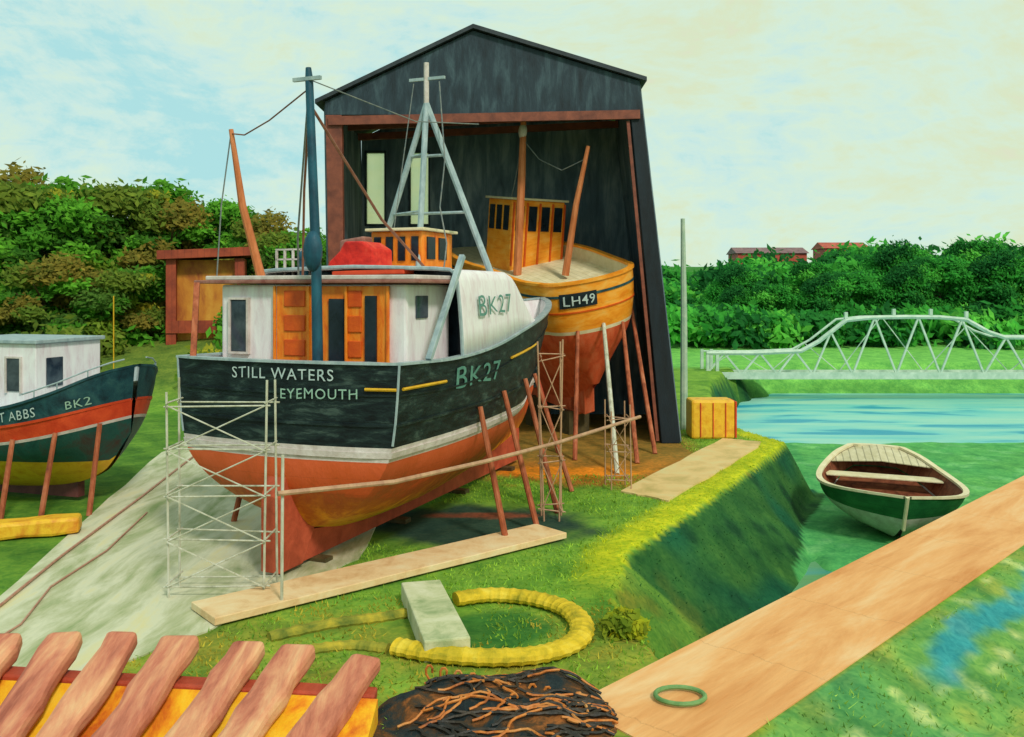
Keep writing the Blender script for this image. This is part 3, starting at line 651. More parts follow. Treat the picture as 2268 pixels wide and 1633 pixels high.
def thwart(t,w,z,name,mat):
    hw=dh.hw(t,z)-.04; return MB().box(-hw,hw,t*5-w/2,t*5+w/2,z,z+.05).obj(name,mat,db,bevel=.01)
thwart(.3,.55,1.3,'thwart',m_cream); thwart(.66,.22,1.0,'thwart',m_dbrown)
b=MB(); vs=[]; tt=[0,.04,.08,.12,.16,.2]
for t in tt: 
    z=dh.H(t)-.03; h=dh.hw(t,z)-.1; vs+=[(-h,t*5+.02,z),(0,t*5+.02,z+.12),(h,t*5+.02,z)]
fs=[]
for i in range(5): fs+=[(i*3,i*3+1,i*3+4,i*3+3),(i*3+1,i*3+2,i*3+5,i*3+4)]
m_ddeck=M('dinghy_deck',[C(190,180,140),C(220,210,175)],3,lines=(0,.25,.15,.55))
b.add(vs,fs); b.obj('stern_deck',m_ddeck,db,solid=.03)
b=MB(); b.tube([dh.pt(1,0,z)+Vector((0,.03,0)) for z in (.6,1.0,1.4,1.75)],.06,6); b.obj('stem_post',m_cream,db)

# ---------------- boat shed ----------------
sd=empty('boat_shed',(0,35,0),'tall black tarred boat shed with open front and pitched roof','boat shed')
zb=12.75
MB().prism([(-7.24,0,zb),(5.09,0,zb),(4.95,0,14.05),(-1.5,0,16.0),(-7.25,0,13.25)][::-1],(0,.3,0)).obj('gable',m_shed,sd,'black boarded front gable')
MB().prism([(-7.0,0,0),(-6.45,0,0),(-6.6,0,zb-.003),(-7.24,0,zb-.003)][::-1],(0,.35,0)).obj('front_post',m_shedbeam,sd,bevel=.03)
MB().prism([(5.8,0,0),(6.55,0,0),(5.09,0,zb-.003),(4.6,0,zb-.003)][::-1],(0,.4,0)).obj('front_post',m_shedpost,sd,bevel=.03)
MB().beam((-7.1,-.06,12.5),(4.95,-.06,12.75),.12,.34).obj('lintel_beam',m_shedbeam,sd)
MB().beam((4.5,.05,12.5),(5.65,.05,.1),.12,.08).obj('door_trim',m_shedbeam,sd)
MB().prism([(-7.0,.36,0),(-7.0,8.2,0),(-7.22,8.2,13.2),(-7.22,.36,13.2)],(-.15,0,0)).obj('wall',m_shedin,sd)
MB().add([(6.5,.41,0),(6.5,8.2,0),(4.9,8.2,14.0),(4.9,.41,14.0),(6.65,.41,0),(6.65,8.2,0),(5.05,8.2,14.0),(5.05,.41,14.0)],[(0,1,2,3),(7,6,5,4),(0,4,5,1),(1,5,6,2),(2,6,7,3),(3,7,4,0)]).obj('wall',m_shedin,sd)
wx=[(-6.95,-6.1),(-4.85,-4.0)]; wz=(9.1,12.5)
def rt(z): return 6.6-z*(1.62/14)
b=MB(); y0,y1=8.2,8.4
b.prism([(-7.15,y0,0),(rt(0),y0,0),(rt(wz[0]),y0,wz[0]),(-7.15,y0,wz[0])][::-1],(0,.2,0))
b.box(-7.2,wx[0][0],y0,y1,wz[0],wz[1]); b.box(wx[0][1],wx[1][0],y0,y1,wz[0],wz[1])
b.prism([(wx[1][1],y0,wz[0]),(rt(wz[0]),y0,wz[0]),(rt(wz[1]),y0,wz[1]),(wx[1][1],y0,wz[1])][::-1],(0,.2,0))
b.prism([(-7.2,y0,wz[1]),(rt(wz[1]),y0,wz[1]),(4.95,y0,14.0),(-1.5,y0,15.95),(-7.2,y0,13.2)][::-1],(0,.2,0))
b.obj('back_wall',m_shedin,sd)
mg=bpy.data.materials.new('cream_translucent_pane'); mg.use_nodes=True; nt=mg.node_tree; N=nt.nodes; Lk=nt.links
nn=N.new('ShaderNodeTexNoise'); nn.inputs['Scale'].default_value=2; rp=N.new('ShaderNodeValToRGB'); rp.color_ramp.elements[0].color=(.85,.82,.6,1); rp.color_ramp.elements[1].color=(1,.97,.82,1); Lk.new(nn.outputs['Fac'],rp.inputs[0])
t_=N.new('ShaderNodeBsdfTransparent'); d_=N.new('ShaderNodeBsdfTranslucent'); Lk.new(rp.outputs[0],t_.inputs[0]); Lk.new(rp.outputs[0],d_.inputs[0]); ms=N.new('ShaderNodeMixShader'); ms.inputs[0].default_value=.35; Lk.new(t_.outputs[0],ms.inputs[1]); Lk.new(d_.outputs[0],ms.inputs[2]); Lk.new(ms.outputs[0],N['Material Output'].inputs[0])
for x0,x1 in wx:
    MB().box(x0,x1,8.28,8.3,wz[0],wz[1]).obj('window',mg,sd)
    MB().box(x0-.08,x0,8.1,8.2,wz[0]-.1,wz[1]+.1).box(x1,x1+.08,8.1,8.2,wz[0]-.1,wz[1]+.1).box(x0,x1,8.1,8.2,wz[1],wz[1]+.1).box(x0,x1,8.1,8.2,wz[0]-.1,wz[0]).obj('window_frame',m_shed,sd)
MB().prism([(-7.6,-.2,13.15),(-1.5,-.2,16.06),(-1.5,-.2,16.22),(-7.6,-.2,13.31)],(0,8.9,0)).obj('roof',m_shedroof,sd)
MB().prism([(-1.5,-.2,16.06),(5.2,-.2,14.02),(5.2,-.2,14.18),(-1.5,-.2,16.22)],(0,8.9,0)).obj('roof',m_shedroof,sd)
for k in range(3): MB().beam((-7.1,1.5+k*2.6,13.0),(4.9,1.5+k*2.6,13.6),.2,.3).obj('roof_truss',m_shedbeam,sd)

# ---------------- scaffold ----------------
def scaffold(x0,x1,y0,y1,h,lifts,label,rot=0,r=.024,mat=m_scaf,jit=.05):
    cx,cy=(x0+x1)/2,(y0+y1)/2; e=empty('scaffold_tower',(cx,cy,0),label,'scaffolding',(0,0,rot),'scaffold towers around the boats')
    w=(x1-x0)/2; d=(y1-y0)/2
    for sx in(-1,1):
        for sy in(-1,1): MB().tube([(sx*w+random.uniform(-jit,jit),sy*d,0),(sx*w+random.uniform(-jit,jit),sy*d,h+random.uniform(0,.35))],r,6).obj('upright',mat,e)
    for i in range(lifts+1):
        z=.25+(h-.45)*i/lifts
        for sy in(-1,1): MB().tube([(-w-.08,sy*d,z+random.uniform(-jit,jit)),(w+.08,sy*d,z+random.uniform(-jit,jit))],r*.75,6).obj('ledger',mat,e)
        for sx in(-1,1): MB().tube([(sx*w,-d-.08,z+.05),(sx*w,d+.08,z+.05)],r*.75,6).obj('ledger',mat,e)
    for i in range(lifts):
        z0=.25+(h-.45)*i/lifts; z1=.25+(h-.45)*(i+1)/lifts
        MB().tube([(-w,-d-.04,z0),(w,-d-.04,z1)],r*.6,5).obj('brace',mat,e)
        MB().tube([(w,-d-.07,z0),(-w,-d-.07,z1)],r*.6,5).obj('brace',mat,e)
scaffold(-6.65,-4.75,17.45,18.15,3.95,4,'pale scaffold tower with cross bracing at the black boat stern')
scaffold(.75,1.3,23.3,23.9,4.4,3,'thin brown timber tower beside the black boat hull',r=.024,mat=m_polepink,jit=.1)
scaffold(2.9,3.5,26.9,27.6,2.3,2,'low brown trestle beside the slipway',r=.022,mat=m_polepink,jit=.08)
MB().tube([(-4.35,16.75,2.2),(-2.35,18.0,2.15),(-.6,20.4,2.1),(1.15,23.15,2.05),(3.8,26.82,2.2)],.05,8).obj('scaffold_pole',m_polepink,None,'long pale brown rail running past the boat hull',cat='scaffold pole',group='scaffold poles')
MB().tube([(-4.3,16.86,.1),(-4.28,16.86,2.9)],.03,8).obj('scaffold_pole',m_scaf,None,'upright pale scaffold pole carrying a long rail',cat='scaffold pole',group='scaffold poles')

# ---------------- planks ----------------
MB().beam((-5.6,16.35,.12),(.95,21.95,.12),1.1,.14,6,.02).obj('wooden_plank',m_plank,None,'long wide pale timber plank lying on the grass',cat='plank',bevel=.015)
MB().box(-.38,.38,-1.5,1.5,0,.36,Matrix.Translation((-1.4,16.0,0))@Matrix.Rotation(math.radians(14),4,'Z')).obj('concrete_block',m_concrete,None,'pale weathered concrete beam lying across the yellow hose',cat='concrete beam',bevel=.03)
b=MB(); ring=[(.36*math.cos(a),.28*math.sin(a),.06) for a in [2*math.pi*i/20 for i in range(21)]]; b.tube(ring,.035,8,cap=False)
mr_=b.obj('mooring_ring',M('green_metal',[C(90,135,75),C(125,165,100)],4),None,'green painted iron mooring ring lying on the orange path',smooth=True,cat='mooring ring'); mr_.location=(*p2w(-.1,.6),.02)

# ---------------- hose ----------------
def curve(pts,z,n=12):
    P=[]
    for i in range(len(pts)-1):
        p0=Vector(pts[max(i-1,0)]);p1=Vector(pts[i]);p2=Vector(pts[i+1]);p3=Vector(pts[min(i+2,len(pts)-1)])
        for k in range(n):
            t=k/n; q=.5*((2*p1)+(-p0+p2)*t+(2*p0-5*p1+4*p2-p3)*t*t+(-p0+3*p1-3*p2+p3)*t**3); P.append((q.x,q.y,z))
    return P
P=curve([(-1.9,14.85),(-1.2,14.55),(-.3,14.4),(.5,14.55),(1.05,15.05),(1.22,15.8),(1.0,16.6),(.4,17.15),(-.4,17.35),(-1.1,17.1)],.12)
MB().tube(P,[.2 if i%3 else .225 for i in range(len(P))],12,flat=.6).obj('ribbed_hose',m_hose,None,'thick yellow ribbed hose looped on the grass',cat='hose')
P=curve([(-1.7,16.7),(-2.4,16.35),(-3.2,16.05),(-4.2,15.4)],.04)
MB().tube(P,[.13 if i%3 else .155 for i in range(len(P))],10,flat=.7).obj('ribbed_hose',m_hosem,None,'mossy olive ribbed hose half sunk in grass',cat='hose')
P=curve([(-2.05,14.95),(-2.7,15.1),(-3.4,14.9)],.03)
MB().tube(P,[.12 if i%3 else .14 for i in range(len(P))],10,flat=.7).obj('ribbed_hose',m_hosem,None,'short mossy hose end half sunk in grass',cat='hose')

# ---------------- log rack ----------------
lr=empty('timber_rack',(-4.6,12.4,0),'thick pinkish timbers laid side by side over orange boards','timber rack')
o_=Vector((-4.6,12.4,0))
tx=[-8.1,-7.3,-6.45,-5.66,-4.81,-3.83,-3.1,-2.12]; bx=[-7.5,-6.9,-6.2,-5.6,-4.92,-4.15,-3.55,-2.83]; tz=[.95,.93,.93,.9,.84,.74,.70,.56]
for x1,x0,z in zip(tx,bx,tz):
    MB().beam(Vector((x0,10.2,.1+z*.15))-o_,Vector((x1,13.1+random.uniform(-.12,.12),z+.02))-o_,.5+random.uniform(-.05,.05),.26,8,.16,random.uniform(-.1,.1)).obj('timber',m_log,lr,smooth=False,bevel=.08)
MB().beam(Vector((-8.6,12.62,.68))-o_,Vector((-1.9,12.62,.30))-o_,.3,.16,8,.08).obj('rail',m_lograil,lr,bevel=.03)
MB().add([Vector(p)-o_ for p in [(-8.6,10.2,.1),(-1.85,10.2,.06),(-1.85,12.46,.34),(-8.6,12.46,.68),(-8.6,10.2,-.3),(-1.85,10.2,-.3),(-1.85,12.46,-.3),(-8.6,12.46,-.3)]],[(0,1,2,3),(0,4,5,1),(1,5,6,2),(2,6,7,3),(3,7,4,0)]).obj('boards',m_logpanel,lr)
for x in (-8.3,-5.2,-2.2): MB().beam(Vector((x,12.9,-.1))-o_,Vector((x,12.9,.55 if x<-5 else .3))-o_,.2,.2).obj('post',m_lograil,lr)

# ---------------- net heap ----------------
nh=empty('fishing_net_heap',(-.1,12.6,0),'low heap of dark fishing net tangled with brown rope','fishing net')
NH=.40
def hz(x,y,det=False):
    u=x/1.85;v=y/1.45;r=math.sqrt(u*u+v*v)*(1+.3*mnoise.noise(Vector((u*1.5,v*1.5,9)))); h=NH*max(0,1-r**2.4)*(.75+.7*mnoise.noise(Vector((u*2.6,v*2.6,1))))
    if det: h*=1+.3*mnoise.noise(Vector((u*8,v*8,4)))
    return h
b=MB(); nxn=44;nyn=30; vs=[]
for j in range(nyn):
    for i in range(nxn):
        x=-1.95+3.9*i/(nxn-1); y=-1.55+3.1*j/(nyn-1)
        vs.append((x,y,max(-.05,hz(x,y,True)-.03)))
b.add(vs,[(j*nxn+i,j*nxn+i+1,(j+1)*nxn+i+1,(j+1)*nxn+i) for j in range(nyn-1) for i in range(nxn-1)]); b.obj('net',m_net,nh,smooth=True)
def tangle(n,mat,name,r,step=.09):
    b=MB()
    for _ in range(n):
        x=random.uniform(-1.5,1.4);y=random.uniform(-1.2,1.1);a=random.uniform(-.6,.6);P=[]
        for k in range(14):
            h=hz(x,y)
            if h<.02: break
            P.append((x,y,h+.012+random.uniform(0,.02))); a+=random.uniform(-.5,.5); x+=step*math.cos(a); y+=step*math.sin(a)*.8
        if len(P)>4: b.tube(P,r,5)
    b.obj(name,mat,nh)['kind']='stuff'
tangle(34,m_netrope,'orange_rope',.02); tangle(60,m_netrope2,'dark_rope',.022)
b=MB(); P=[]
for k in range(110):
    a=k*2*math.pi/10; P.append((-1.2+.022*k+.1*math.cos(a),1.0-.006*k,.22-.0014*k+.12*math.sin(a)))
b.tube(P,.02,5); b.obj('float_line',m_netrope,nh)

MB().beam((-13.5,21.2,.2),(-10.6,22.2,.25),.6,.4,5,.25).obj('yellow_timber',m_yelbot,None,'yellow painted timber baulk lying on dark grass',cat='timber',bevel=.08)
fb=empty('storage_bin',(8.0,36.6,0),'yellow ribbed storage bin beside the black shed','storage bin')
MB().box(-.85,.9,-.6,.6,0,1.55).obj('body',m_yelbot,fb,bevel=.1)
for k in range(3): MB().box(-.5+k*.5,-.46+k*.5,-.64,-.602,.08,1.45).obj('rib',m_redstripe,fb,bevel=.01)
MB().box(.903,.97,-.6,.6,.05,1.5).obj('end_panel',m_redstripe,fb,bevel=.01)
MB().tube([(7.35,38.6,0),(7.35,38.6,5),(7.3,38.6,9.0)],[.17,.14,.09],8).obj('pole',m_pale,None,'tall pale wooden pole standing beside the boat shed',cat='pole',smooth=True)
MB().tube([(-22.5,51,1.4),(-22.5,51,5.6)],.035,6).obj('pole',m_yellow,None,'thin yellow pole standing in the scrub',cat='pole')

# ---------------- footbridge ----------------
fbz=empty('footbridge',(14.2,66,-.45),'white painted steel truss footbridge crossing the river','bridge')
top=[(0,1.75),(3.6,1.75),(6.9,1.9),(8.2,2.6),(10.2,4.15),(12,4.35),(14.5,4.4),(17,4.38),(19,4.2),(20.6,3.3),(21.8,2.9),(26,2.9),(34,2.0),(48,1.8)]
MB().box(0,48,0,2.0,-.12,.15).obj('deck',m_bridge,fbz)
def tz_(x): return float(np.interp(x,[p[0] for p in top],[p[1] for p in top]))
for yy in (0,2.0):
    MB().tube([(p[0],yy,p[1]) for p in top],.17 if yy==0 else .09,6).obj('top_chord',m_bridge,fbz)
    MB().beam((0,yy,.1),(48,yy,.1),.2,.5).obj('bottom_chord',m_bridge,fbz)
    b=MB(); x=0;k=0
    while x<46.5:
        st=1.3 if x<8 else 1.6
        if yy>0: st*=2
        x2=min(48,x+st); w_=.13 if yy==0 else .06
        b.beam((x,yy,.2 if k%2==0 else tz_(x)),(x2,yy,tz_(x2) if k%2==0 else .2),w_,w_)
        x=x2;k+=1
    b.obj('truss_bracing',m_bridge,fbz)
for x in (10.2,13.7,16.4,19.0): MB().beam((x,0,tz_(x)),(x,0,tz_(x)+.6),.22,.22).obj('finial_post',m_bridge,fbz)
for yy in (0,2.0):
    for x in (.1,.8): MB().beam((x,yy,-2.4),(x,yy,1.9),.22,.22).obj('post',m_bridge,fbz)
MB().box(30,30.8,-.2,2.2,-3.0,-.153).obj('pier',m_concrete,fbz)

# ---------------- buildings ----------------
def hgt(x,y): return float(height(np.array([x]),np.array([y]))[0])
def house(loc,w,d,h,rh,label,rot=0,wallm=m_brick,roofm=m_slate,nw=4):
    e=empty('house',loc,label,'house',(0,0,rot))
    MB().box(-w/2,w/2,-d/2,d/2,-2,h).obj('wall',wallm,e)
    MB().prism([(-w/2-.3,-d/2-.3,h+.003),(-w/2-.3,d/2+.3,h+.003),(-w/2-.3,0,h+rh)],(w+.6,0,0)).obj('roof',roofm,e)
    for k in range(nw):
        x=-w/2+w*(k+.5)/nw
        MB().box(x-.3,x+.3,-d/2-.04,-d/2-.002,h-1.6,h-.8).obj('window',m_glass,e)
zz=hgt(39.5,140); house((39.5,140,zz),10.5,6,11.4-zz,1.0,'long low red brick house half hidden by trees',nw=5)
zz=hgt(60,150); house((54.5,150,zz),7,6,12.6-zz,1.1,'small red roofed house half hidden by trees',roofm=m_brick,nw=2)
hu=empty('wooden_hut',(-20.2,60,hgt(-20.2,60)+.9),'red brown timber hut with open ochre front on the slope','hut',(0,0,.25))
MB().box(-2.4,-1.8,-2,2,-2.5,4.0).obj('wall',m_hut,hu); MB().box(1.8,2.4,-2,2,-2.5,4.0).obj('wall',m_hut,hu); MB().box(-1.8,1.8,1.8,2,-2.5,4.0).obj('wall',m_hut,hu)
MB().box(-1.8,1.8,-1.2,-1.0,-2.5,3.9).obj('inner_wall',m_hutin,hu)
MB().prism([(-2.9,-2.4,3.9),(2.9,-2.4,4.2),(2.9,-2.4,4.75),(-2.9,-2.4,4.45)],(0,4.8,0)).obj('roof',m_hut,hu)
MB().box(-2.4,2.4,-2.1,-2.003,-.8,.0).obj('sill_board',m_hut,hu)

# ---------------- vegetation ----------------
def leafmesh(name,clumps,per,size,mat=m_leaf):
    V=[];Cc=[]
    for (c,r,colr) in clumps:
        n=int(per*r[0]*r[0])
        d=rng.normal(size=(n,3)); d/=np.linalg.norm(d,axis=1)[:,None]
        rad=np.clip(rng.normal(.82,.26,(n,1)),.2,1.6)
        p=np.array(c)+d*rad*np.array(r)
        nrm=d*.35+rng.normal(scale=.45,size=(n,3))+np.array([0.2,-.7,.45]); nrm/=np.linalg.norm(nrm,axis=1)[:,None]
        a=np.cross(nrm,rng.normal(size=(n,3))); a/=np.linalg.norm(a,axis=1)[:,None]; b_=np.cross(nrm,a)
        s=size*rng.uniform(.5,1.5,(n,1))
        q=np.stack([p-a*s*.6,p-b_*s*.26,p+a*s*.6,p+b_*s*.26],1)
        V.append(q.reshape(-1,3))
        br=rng.uniform(.72,1.25,(n,1))
        cc=np.array(colr)[None,:]*br
        Cc.append(np.repeat(cc,4,0))
    V=np.concatenate(V);Cc=np.concatenate(Cc); n=len(V)//4
    me=bpy.data.meshes.new(name); me.vertices.add(len(V)); me.vertices.foreach_set('co',V.astype(np.float32).ravel())
    me.loops.add(len(V)); me.loops.foreach_set('vertex_index',np.arange(len(V),dtype=np.int32))
    me.polygons.add(n); me.polygons.foreach_set('loop_start',np.arange(0,4*n,4,dtype=np.int32)); me.polygons.foreach_set('loop_total',np.full(n,4,dtype=np.int32))
    me.update(calc_edges=True); me.validate()
    ca=me.color_attributes.new('Col','FLOAT_COLOR','POINT'); ca.data.foreach_set('color',np.concatenate([Cc,np.ones((len(Cc),1))],1).astype(np.float32).ravel())
    me.materials.append(mat); return me
def LC(r,g,b,k=1.2): return tuple(lin(v)*k for v in (r,g,b))
pal=[LC(74,132,46),LC(88,150,52),LC(58,105,42),LC(105,135,50),LC(118,112,55),LC(80,115,55),LC(94,155,54),LC(66,100,48),LC(74,132,46),LC(98,120,52)]
ylw=LC(158,158,58)
def treemeshes(seed,h,cr,palette):
    random.seed(seed)
    b=MB(); b.tube([(0,0,-.5),(.1,0,h*.25),(-.1,.1,h*.5),(0,0,h*.75)],[h*.035,h*.028,h*.018,h*.008],8)
    for k in range(6):
        a=k*1.05+random.random(); z=h*(.3+.07*k); e=Vector((math.cos(a)*cr*.6,math.sin(a)*cr*.6,z+h*.18)); b.tube([(0,0,z),e*.5+Vector((0,0,z*.5)),e],[h*.014,h*.01,h*.004],6)
    me_t=bpy.data.meshes.new('trunk'); me_t.from_pydata(b.v,[],b.f); me_t.materials.append(m_bark)
    cl=[]
    for k in range(30):
        a=random.random()*6.28; q=random.random()**.5; z=h*random.uniform(.2,.92); lim=cr*(1-.55*max(0,(z/h-.5)*2)**2)
        r=random.uniform(.5,1.7)*cr/3.4
        cl.append(((math.cos(a)*q*lim,math.sin(a)*q*lim,z),(r*random.uniform(1,1.5),r*1.1,r*random.uniform(.6,1.0)),random.choice(palette)))
    return me_t,leafmesh('crown',cl,190,.46)
gp=[LC(50,132,58),LC(70,158,68),LC(42,112,56),LC(88,170,74),LC(58,142,62),LC(36,98,54)]
TV=[treemeshes(1,10,3.6,pal),treemeshes(2,11,3.4,[pal[0],pal[1],pal[2],pal[3],pal[6]]),treemeshes(3,9,3.8,[pal[3],pal[0],pal[4],pal[5],pal[2],pal[9],ylw]),treemeshes(4,10,3.8,gp),treemeshes(9,10,3.9,gp)]
def tree(x,y,var,sc,label,zs=1.0,group='trees on the slope'):
    e=empty('tree',(x,y,hgt(x,y)-.2),label,'tree',(0,0,random.uniform(0,.9)),group); e.scale=(sc*1.08,sc,sc*zs)
    for nme,me in (('trunk',TV[var][0]),('crown',TV[var][1])):
        o=bpy.data.objects.new(nme,me); COL.objects.link(o); o.parent=e
random.seed(11)
lab=['broad green leafy tree on the slope','tall mid green leafy tree on the slope','leafy tree with olive and brownish clumps']
for x,y,v,sc,zs in [(-37.5,66,0,1.0,1.0),(-34,64,2,1.05,1.0),(-30.5,62,1,.9,.88),(-28.5,68,2,1.02,.95),(-25,66,0,.8,.95),(-22,70,1,.75,.88),(-19,68,0,.68,.95),(-16.4,66,2,.66,.95),(-14.8,64,1,.58,.9),(-33,56,1,.8,.85),(-28.5,55,0,.72,.85),(-41,62,1,1.05,.95),(-36,52,2,.7,.8),(-24.8,58,2,.6,.9),(-16.2,58,0,.5,.9),(-31.5,50,0,.5,.8),(-45,68,0,1.15,1)]:
    tree(x,y,v,sc,lab[v],zs)
rl='dense green leafy tree across the river'
for i,(x,y,sc) in enumerate([(20,97,.42),(24,98,.5),(28,97,.56),(33.5,98,.62),(38,100,.66),(43,99,.72),(48,101,.82),(53,99,.85),(58,101,.8),(63,99,.9),(68,102,1.0),(26,106,.62),(36,108,.66),(46,109,.85),(57,110,.9),(67,110,1.05),(76,108,1.15),(85,106,1.15)]):
    tree(x,y,3+i%2,sc,rl,1.0,'trees across the river')
cl=[]
for k in range(320):
    x=random.uniform(8,115);y=random.uniform(114,132)
    r=random.uniform(1.6,3.4); px_=x/y*2000+1134
    lo=-1.1 if px_<1850 else (1.2 if px_>2130 else 0.4)
    if px_<1600: lo-=1.5
    z=hgt(x,y)*.9+random.uniform(1.0,4.2)+lo
    cl.append(((x,y,z),(r*1.2,r,r*.75),random.choice(gp)))
for k in range(150):
    x=random.uniform(16,75);y=random.uniform(88,96); r=random.uniform(1.1,2.2)
    cl.append(((x,y,hgt(x,y)+random.uniform(.6,2.4)),(r*1.2,r,r*.8),random.choice(gp)))
me=leafmesh('woodland',cl,30,.95); o=bpy.data.objects.new('woodland',me); COL.objects.link(o); o['kind']='stuff'; o['label']='dense green woodland and undergrowth covering the far hill'; o['category']='woodland'
cl=[]
rust=LC(150,75,52)
for k in range(280):
    x=random.uniform(-48,-13);y=random.uniform(47,76); r=random.uniform(.7,1.9)
    if abs(x+20.2)<4 and y<61: continue
    colr=random.choice(pal)
    if -32<x<-23 and 49<y<57 and random.random()<.5: colr=rust; r*=.7
    elif random.random()<.06: colr=ylw
    cl.append(((x,y,hgt(x,y)+random.uniform(.2,1.6)+(1.5 if y>62 else 0)),(r*1.15,r,r*.75),colr))
me=leafmesh('scrub',cl,60,.5); o=bpy.data.objects.new('scrub',me); COL.objects.link(o); o['kind']='stuff'; o['label']='olive, green and rusty scrub on the slope behind the boats'; o['category']='scrub'
def bush(x,y,r,cols,label,per=260,size=.13):
    z=hgt(x,y); cl=[((random.uniform(-.5,.5)*r,random.uniform(-.5,.5)*r,r*.25+random.uniform(-.1,.3)*r),(r*.5,r*.45,r*.38),random.choice(cols)) for _ in range(6)]
    me=leafmesh('bush',cl,per/(r*r)*2,size); o=bpy.data.objects.new('bush',me); o.location=(x,y,z); COL.objects.link(o); o['label']=label; o['category']='bush'
bush(1.9,15.7,.5,[LC(185,175,40),LC(160,165,45),LC(205,190,60),LC(120,135,45)],'low yellow green plant at the top of the bank')
# grass
n=90000
gx=rng.uniform(-10,17,n); gy=rng.uniform(10.5,40,n)
gd=sdist(gx,gy,LAND); gl,gv=pathcoord(gx,gy)
def inpoly(poly): return sdist(gx,gy,np.array(poly,float))<.0
gz=height(gx,gy)
bad=inpoly(SLIP)|inpoly(QP)|(gz<-2.15)|inpoly([(-7,29),(6.5,29),(6.5,44),(-7,44)])|((gx<-1.8)&(gy<13.0))
bad|= (gd>.02)&(gl<-1.2)&(rng.uniform(0,1,n)<.65)
bad|= (gd>1.2)&(gl<-1.2)&(rng.uniform(0,1,n)<.5)
bad|= (gz<-1.9)&(gl<-1.2)
bad|= (np.abs(gl)<1.22)&(gv>-.9)
bad|= (gl>1.5)&(gl<2.5)&(gv>4.5)&(gv<15)
bad|= (gl>1.2)&(rng.uniform(0,1,n)<.55)
bad|= np.hypot((gx+1.4)/1.0,(gy-16)/1.6)<.9
bad|= inpoly([(-6.0,16.8),(-5.2,15.9),(1.4,21.5),(.6,22.4)])
bad|= np.hypot((gx+1.0)/3.2,(gy-23.0)/2.2)<1.05
k=~bad; gx=gx[k];gy=gy[k];gd=gd[k];gl=gl[k];gz=gz[k];n=len(gx)
ang=rng.uniform(0,6.28,n); h=rng.uniform(.02,.10,n); wd=rng.uniform(.012,.03,n)
h=np.where((gd>-.7)&(gy>17),h*.5,h)
ca_,sa=np.cos(ang),np.sin(ang); lx,ly=rng.normal(0,.06,n),rng.normal(0,.06,n)
V=np.stack([np.stack([gx-ca_*wd,gy-sa*wd,gz-.02],1),np.stack([gx+ca_*wd,gy+sa*wd,gz-.02],1),np.stack([gx+lx,gy+ly,gz+h],1)],1).reshape(-1,3)
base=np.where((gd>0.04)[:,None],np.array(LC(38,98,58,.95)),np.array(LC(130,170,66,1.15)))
nn_=vnoise(gx,gy,1.3,2)[:,None]; base=base*(1+.3*nn_); 
fg=((gy<17.5)&(nn_[:,0]>0)&(gd<0))[:,None]; base=np.where(fg,np.array(LC(170,160,66,1.1)),base)
rd=((gd>-1.0)&(gd<0.04)&(gy>18.5))[:,None]; base=np.where(rd,np.array(LC(182,195,48,1.05)),base)
sl_=((gd>=.04)&(gy<19)&(gl<-1.2))[:,None]; base=np.where(sl_,np.array(LC(120,140,55,1.05))*(1+.4*nn_),base)
rr_=((gl>1.2)&(gd>0))[:,None]; base=np.where(rr_,np.array(LC(130,170,90,1.1))*(1+.3*nn_),base)
base=np.clip(base*rng.uniform(.75,1.25,(n,1)),0,1); cc=np.repeat(base,3,0)
me=bpy.data.meshes.new('grass'); me.from_pydata(V.tolist(),[],np.arange(3*n).reshape(-1,3).tolist())
ca=me.color_attributes.new('Col','FLOAT_COLOR','POINT'); ca.data.foreach_set('color',np.concatenate([cc,np.ones((3*n,1))],1).astype(np.float32).ravel()); me.materials.append(m_grass)
o=bpy.data.objects.new('grass',me); COL.objects.link(o); o['kind']='stuff'; o['label']='short rough grass covering the yard and bank'; o['category']='grass'

# ---------------- world, sun, camera ----------------
EL=math.radians(43); az=math.radians(28)
sdv=Vector((math.sin(az)*math.cos(EL),-math.cos(az)*math.cos(EL),math.sin(EL)))
w=bpy.data.worlds.new('World'); scene.world=w; w.use_nodes=True; nt=w.node_tree;N=nt.nodes;Lk=nt.links
bg=N['Background']; sky=N.new('ShaderNodeTexSky'); sky.sky_type='NISHITA'; sky.sun_disc=False; sky.sun_elevation=EL
sky.sun_rotation=math.atan2(sdv.x,sdv.y)
Lk.new(sky.outputs[0],bg.inputs[0]); bg.inputs[1].default_value=.1
tc=N.new('ShaderNodeTexCoord'); mp=N.new('ShaderNodeMapping'); mp.inputs['Scale'].default_value=(1,1,1.7); mp.inputs['Rotation'].default_value=(0,.35,.3); Lk.new(tc.outputs['Generated'],mp.inputs[0])
n1=N.new('ShaderNodeTexNoise'); n1.inputs['Scale'].default_value=3.6; n1.inputs['Detail'].default_value=12; n1.inputs['Roughness'].default_value=.72; n1.inputs['Distortion'].default_value=.5; Lk.new(mp.outputs[0],n1.inputs['Vector'])
mpb=N.new('ShaderNodeMapping'); mpb.inputs['Scale'].default_value=(6,6,22); mpb.inputs['Rotation'].default_value=(0,.5,.2); Lk.new(tc.outputs['Generated'],mpb.inputs[0])
nb=N.new('ShaderNodeTexNoise'); nb.inputs['Scale'].default_value=2.2; nb.inputs['Detail'].default_value=6; nb.inputs['Distortion'].default_value=1.2; Lk.new(mpb.outputs[0],nb.inputs['Vector'])
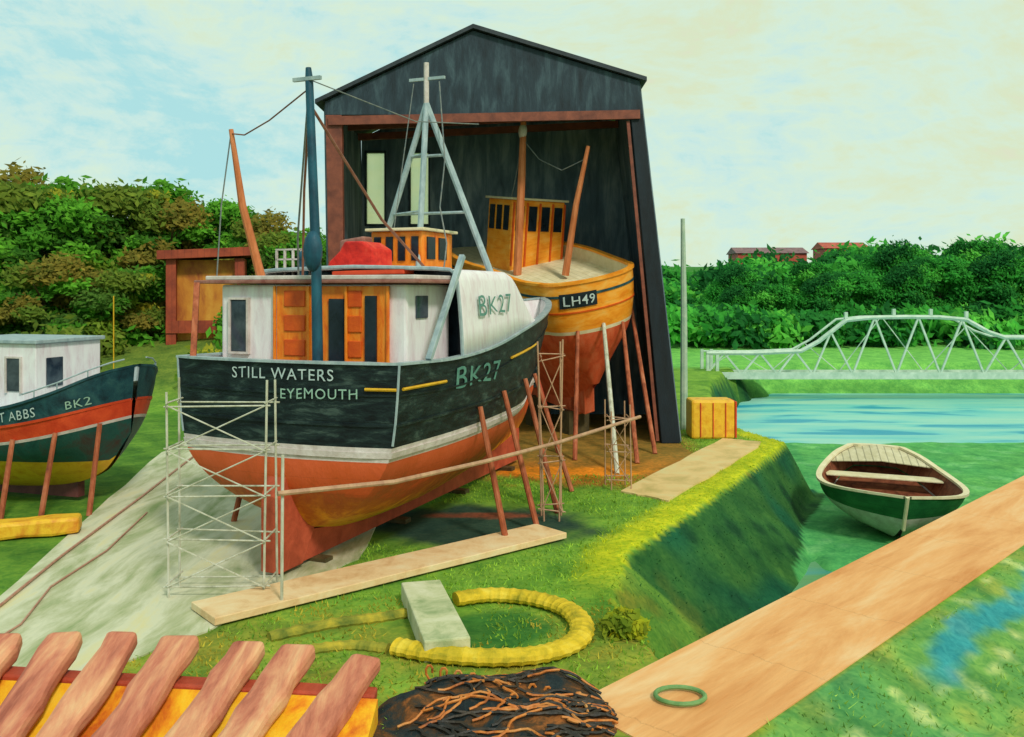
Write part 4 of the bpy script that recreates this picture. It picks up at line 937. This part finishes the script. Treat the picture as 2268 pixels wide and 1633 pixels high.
mb_=N.new('ShaderNodeMath'); mb_.operation='MULTIPLY_ADD'; mb_.inputs[1].default_value=.26; Lk.new(nb.outputs['Fac'],mb_.inputs[0])
sub=N.new('ShaderNodeMath'); sub.operation='SUBTRACT'; sub.inputs[1].default_value=.13; Lk.new(n1.outputs['Fac'],sub.inputs[0]); Lk.new(sub.outputs[0],mb_.inputs[2])
rp=N.new('ShaderNodeValToRGB'); cr=rp.color_ramp
for _ in range(3): cr.elements.new(.5)
for e,(p,c) in zip(cr.elements,[(.34,C(172,222,224,1)),(.44,C(200,231,224,1)),(.54,C(212,235,214,1)),(.65,C(216,229,194,1)),(.78,C(224,220,200,1))]): e.position=p;e.color=c
sx=N.new('ShaderNodeSeparateXYZ'); Lk.new(tc.outputs['Generated'],sx.inputs[0])
ma=N.new('ShaderNodeMath'); ma.operation='MULTIPLY_ADD'; ma.inputs[1].default_value=.14; Lk.new(sx.outputs['X'],ma.inputs[0]); Lk.new(mb_.outputs[0],ma.inputs[2]); Lk.new(ma.outputs[0],rp.inputs[0])
bg2=N.new('ShaderNodeBackground'); Lk.new(rp.outputs[0],bg2.inputs[0]); bg2.inputs[1].default_value=1.04
ms=N.new('ShaderNodeMixShader'); ms.inputs[0].default_value=.96; Lk.new(bg.outputs[0],ms.inputs[1]); Lk.new(bg2.outputs[0],ms.inputs[2]); Lk.new(ms.outputs[0],N['World Output'].inputs[0])
sl=bpy.data.lights.new('sun','SUN'); sl.energy=2.3; sl.angle=math.radians(8.0); sl.color=(1,.95,.87)
so=bpy.data.objects.new('sun',sl); COL.objects.link(so); so.rotation_euler=sdv.to_track_quat('Z','Y').to_euler()
cam=bpy.data.cameras.new('camera'); co=bpy.data.objects.new('camera',cam); COL.objects.link(co); co.location=(0,0,6); co.rotation_euler=(math.radians(90),0,0)
cam.sensor_width=36; cam.lens=2000/2268*36; cam.shift_y=-176.5/2268; cam.clip_end=4000; scene.camera=co
scene.view_settings.view_transform='Standard'; scene.view_settings.look='None'; scene.view_settings.exposure=0
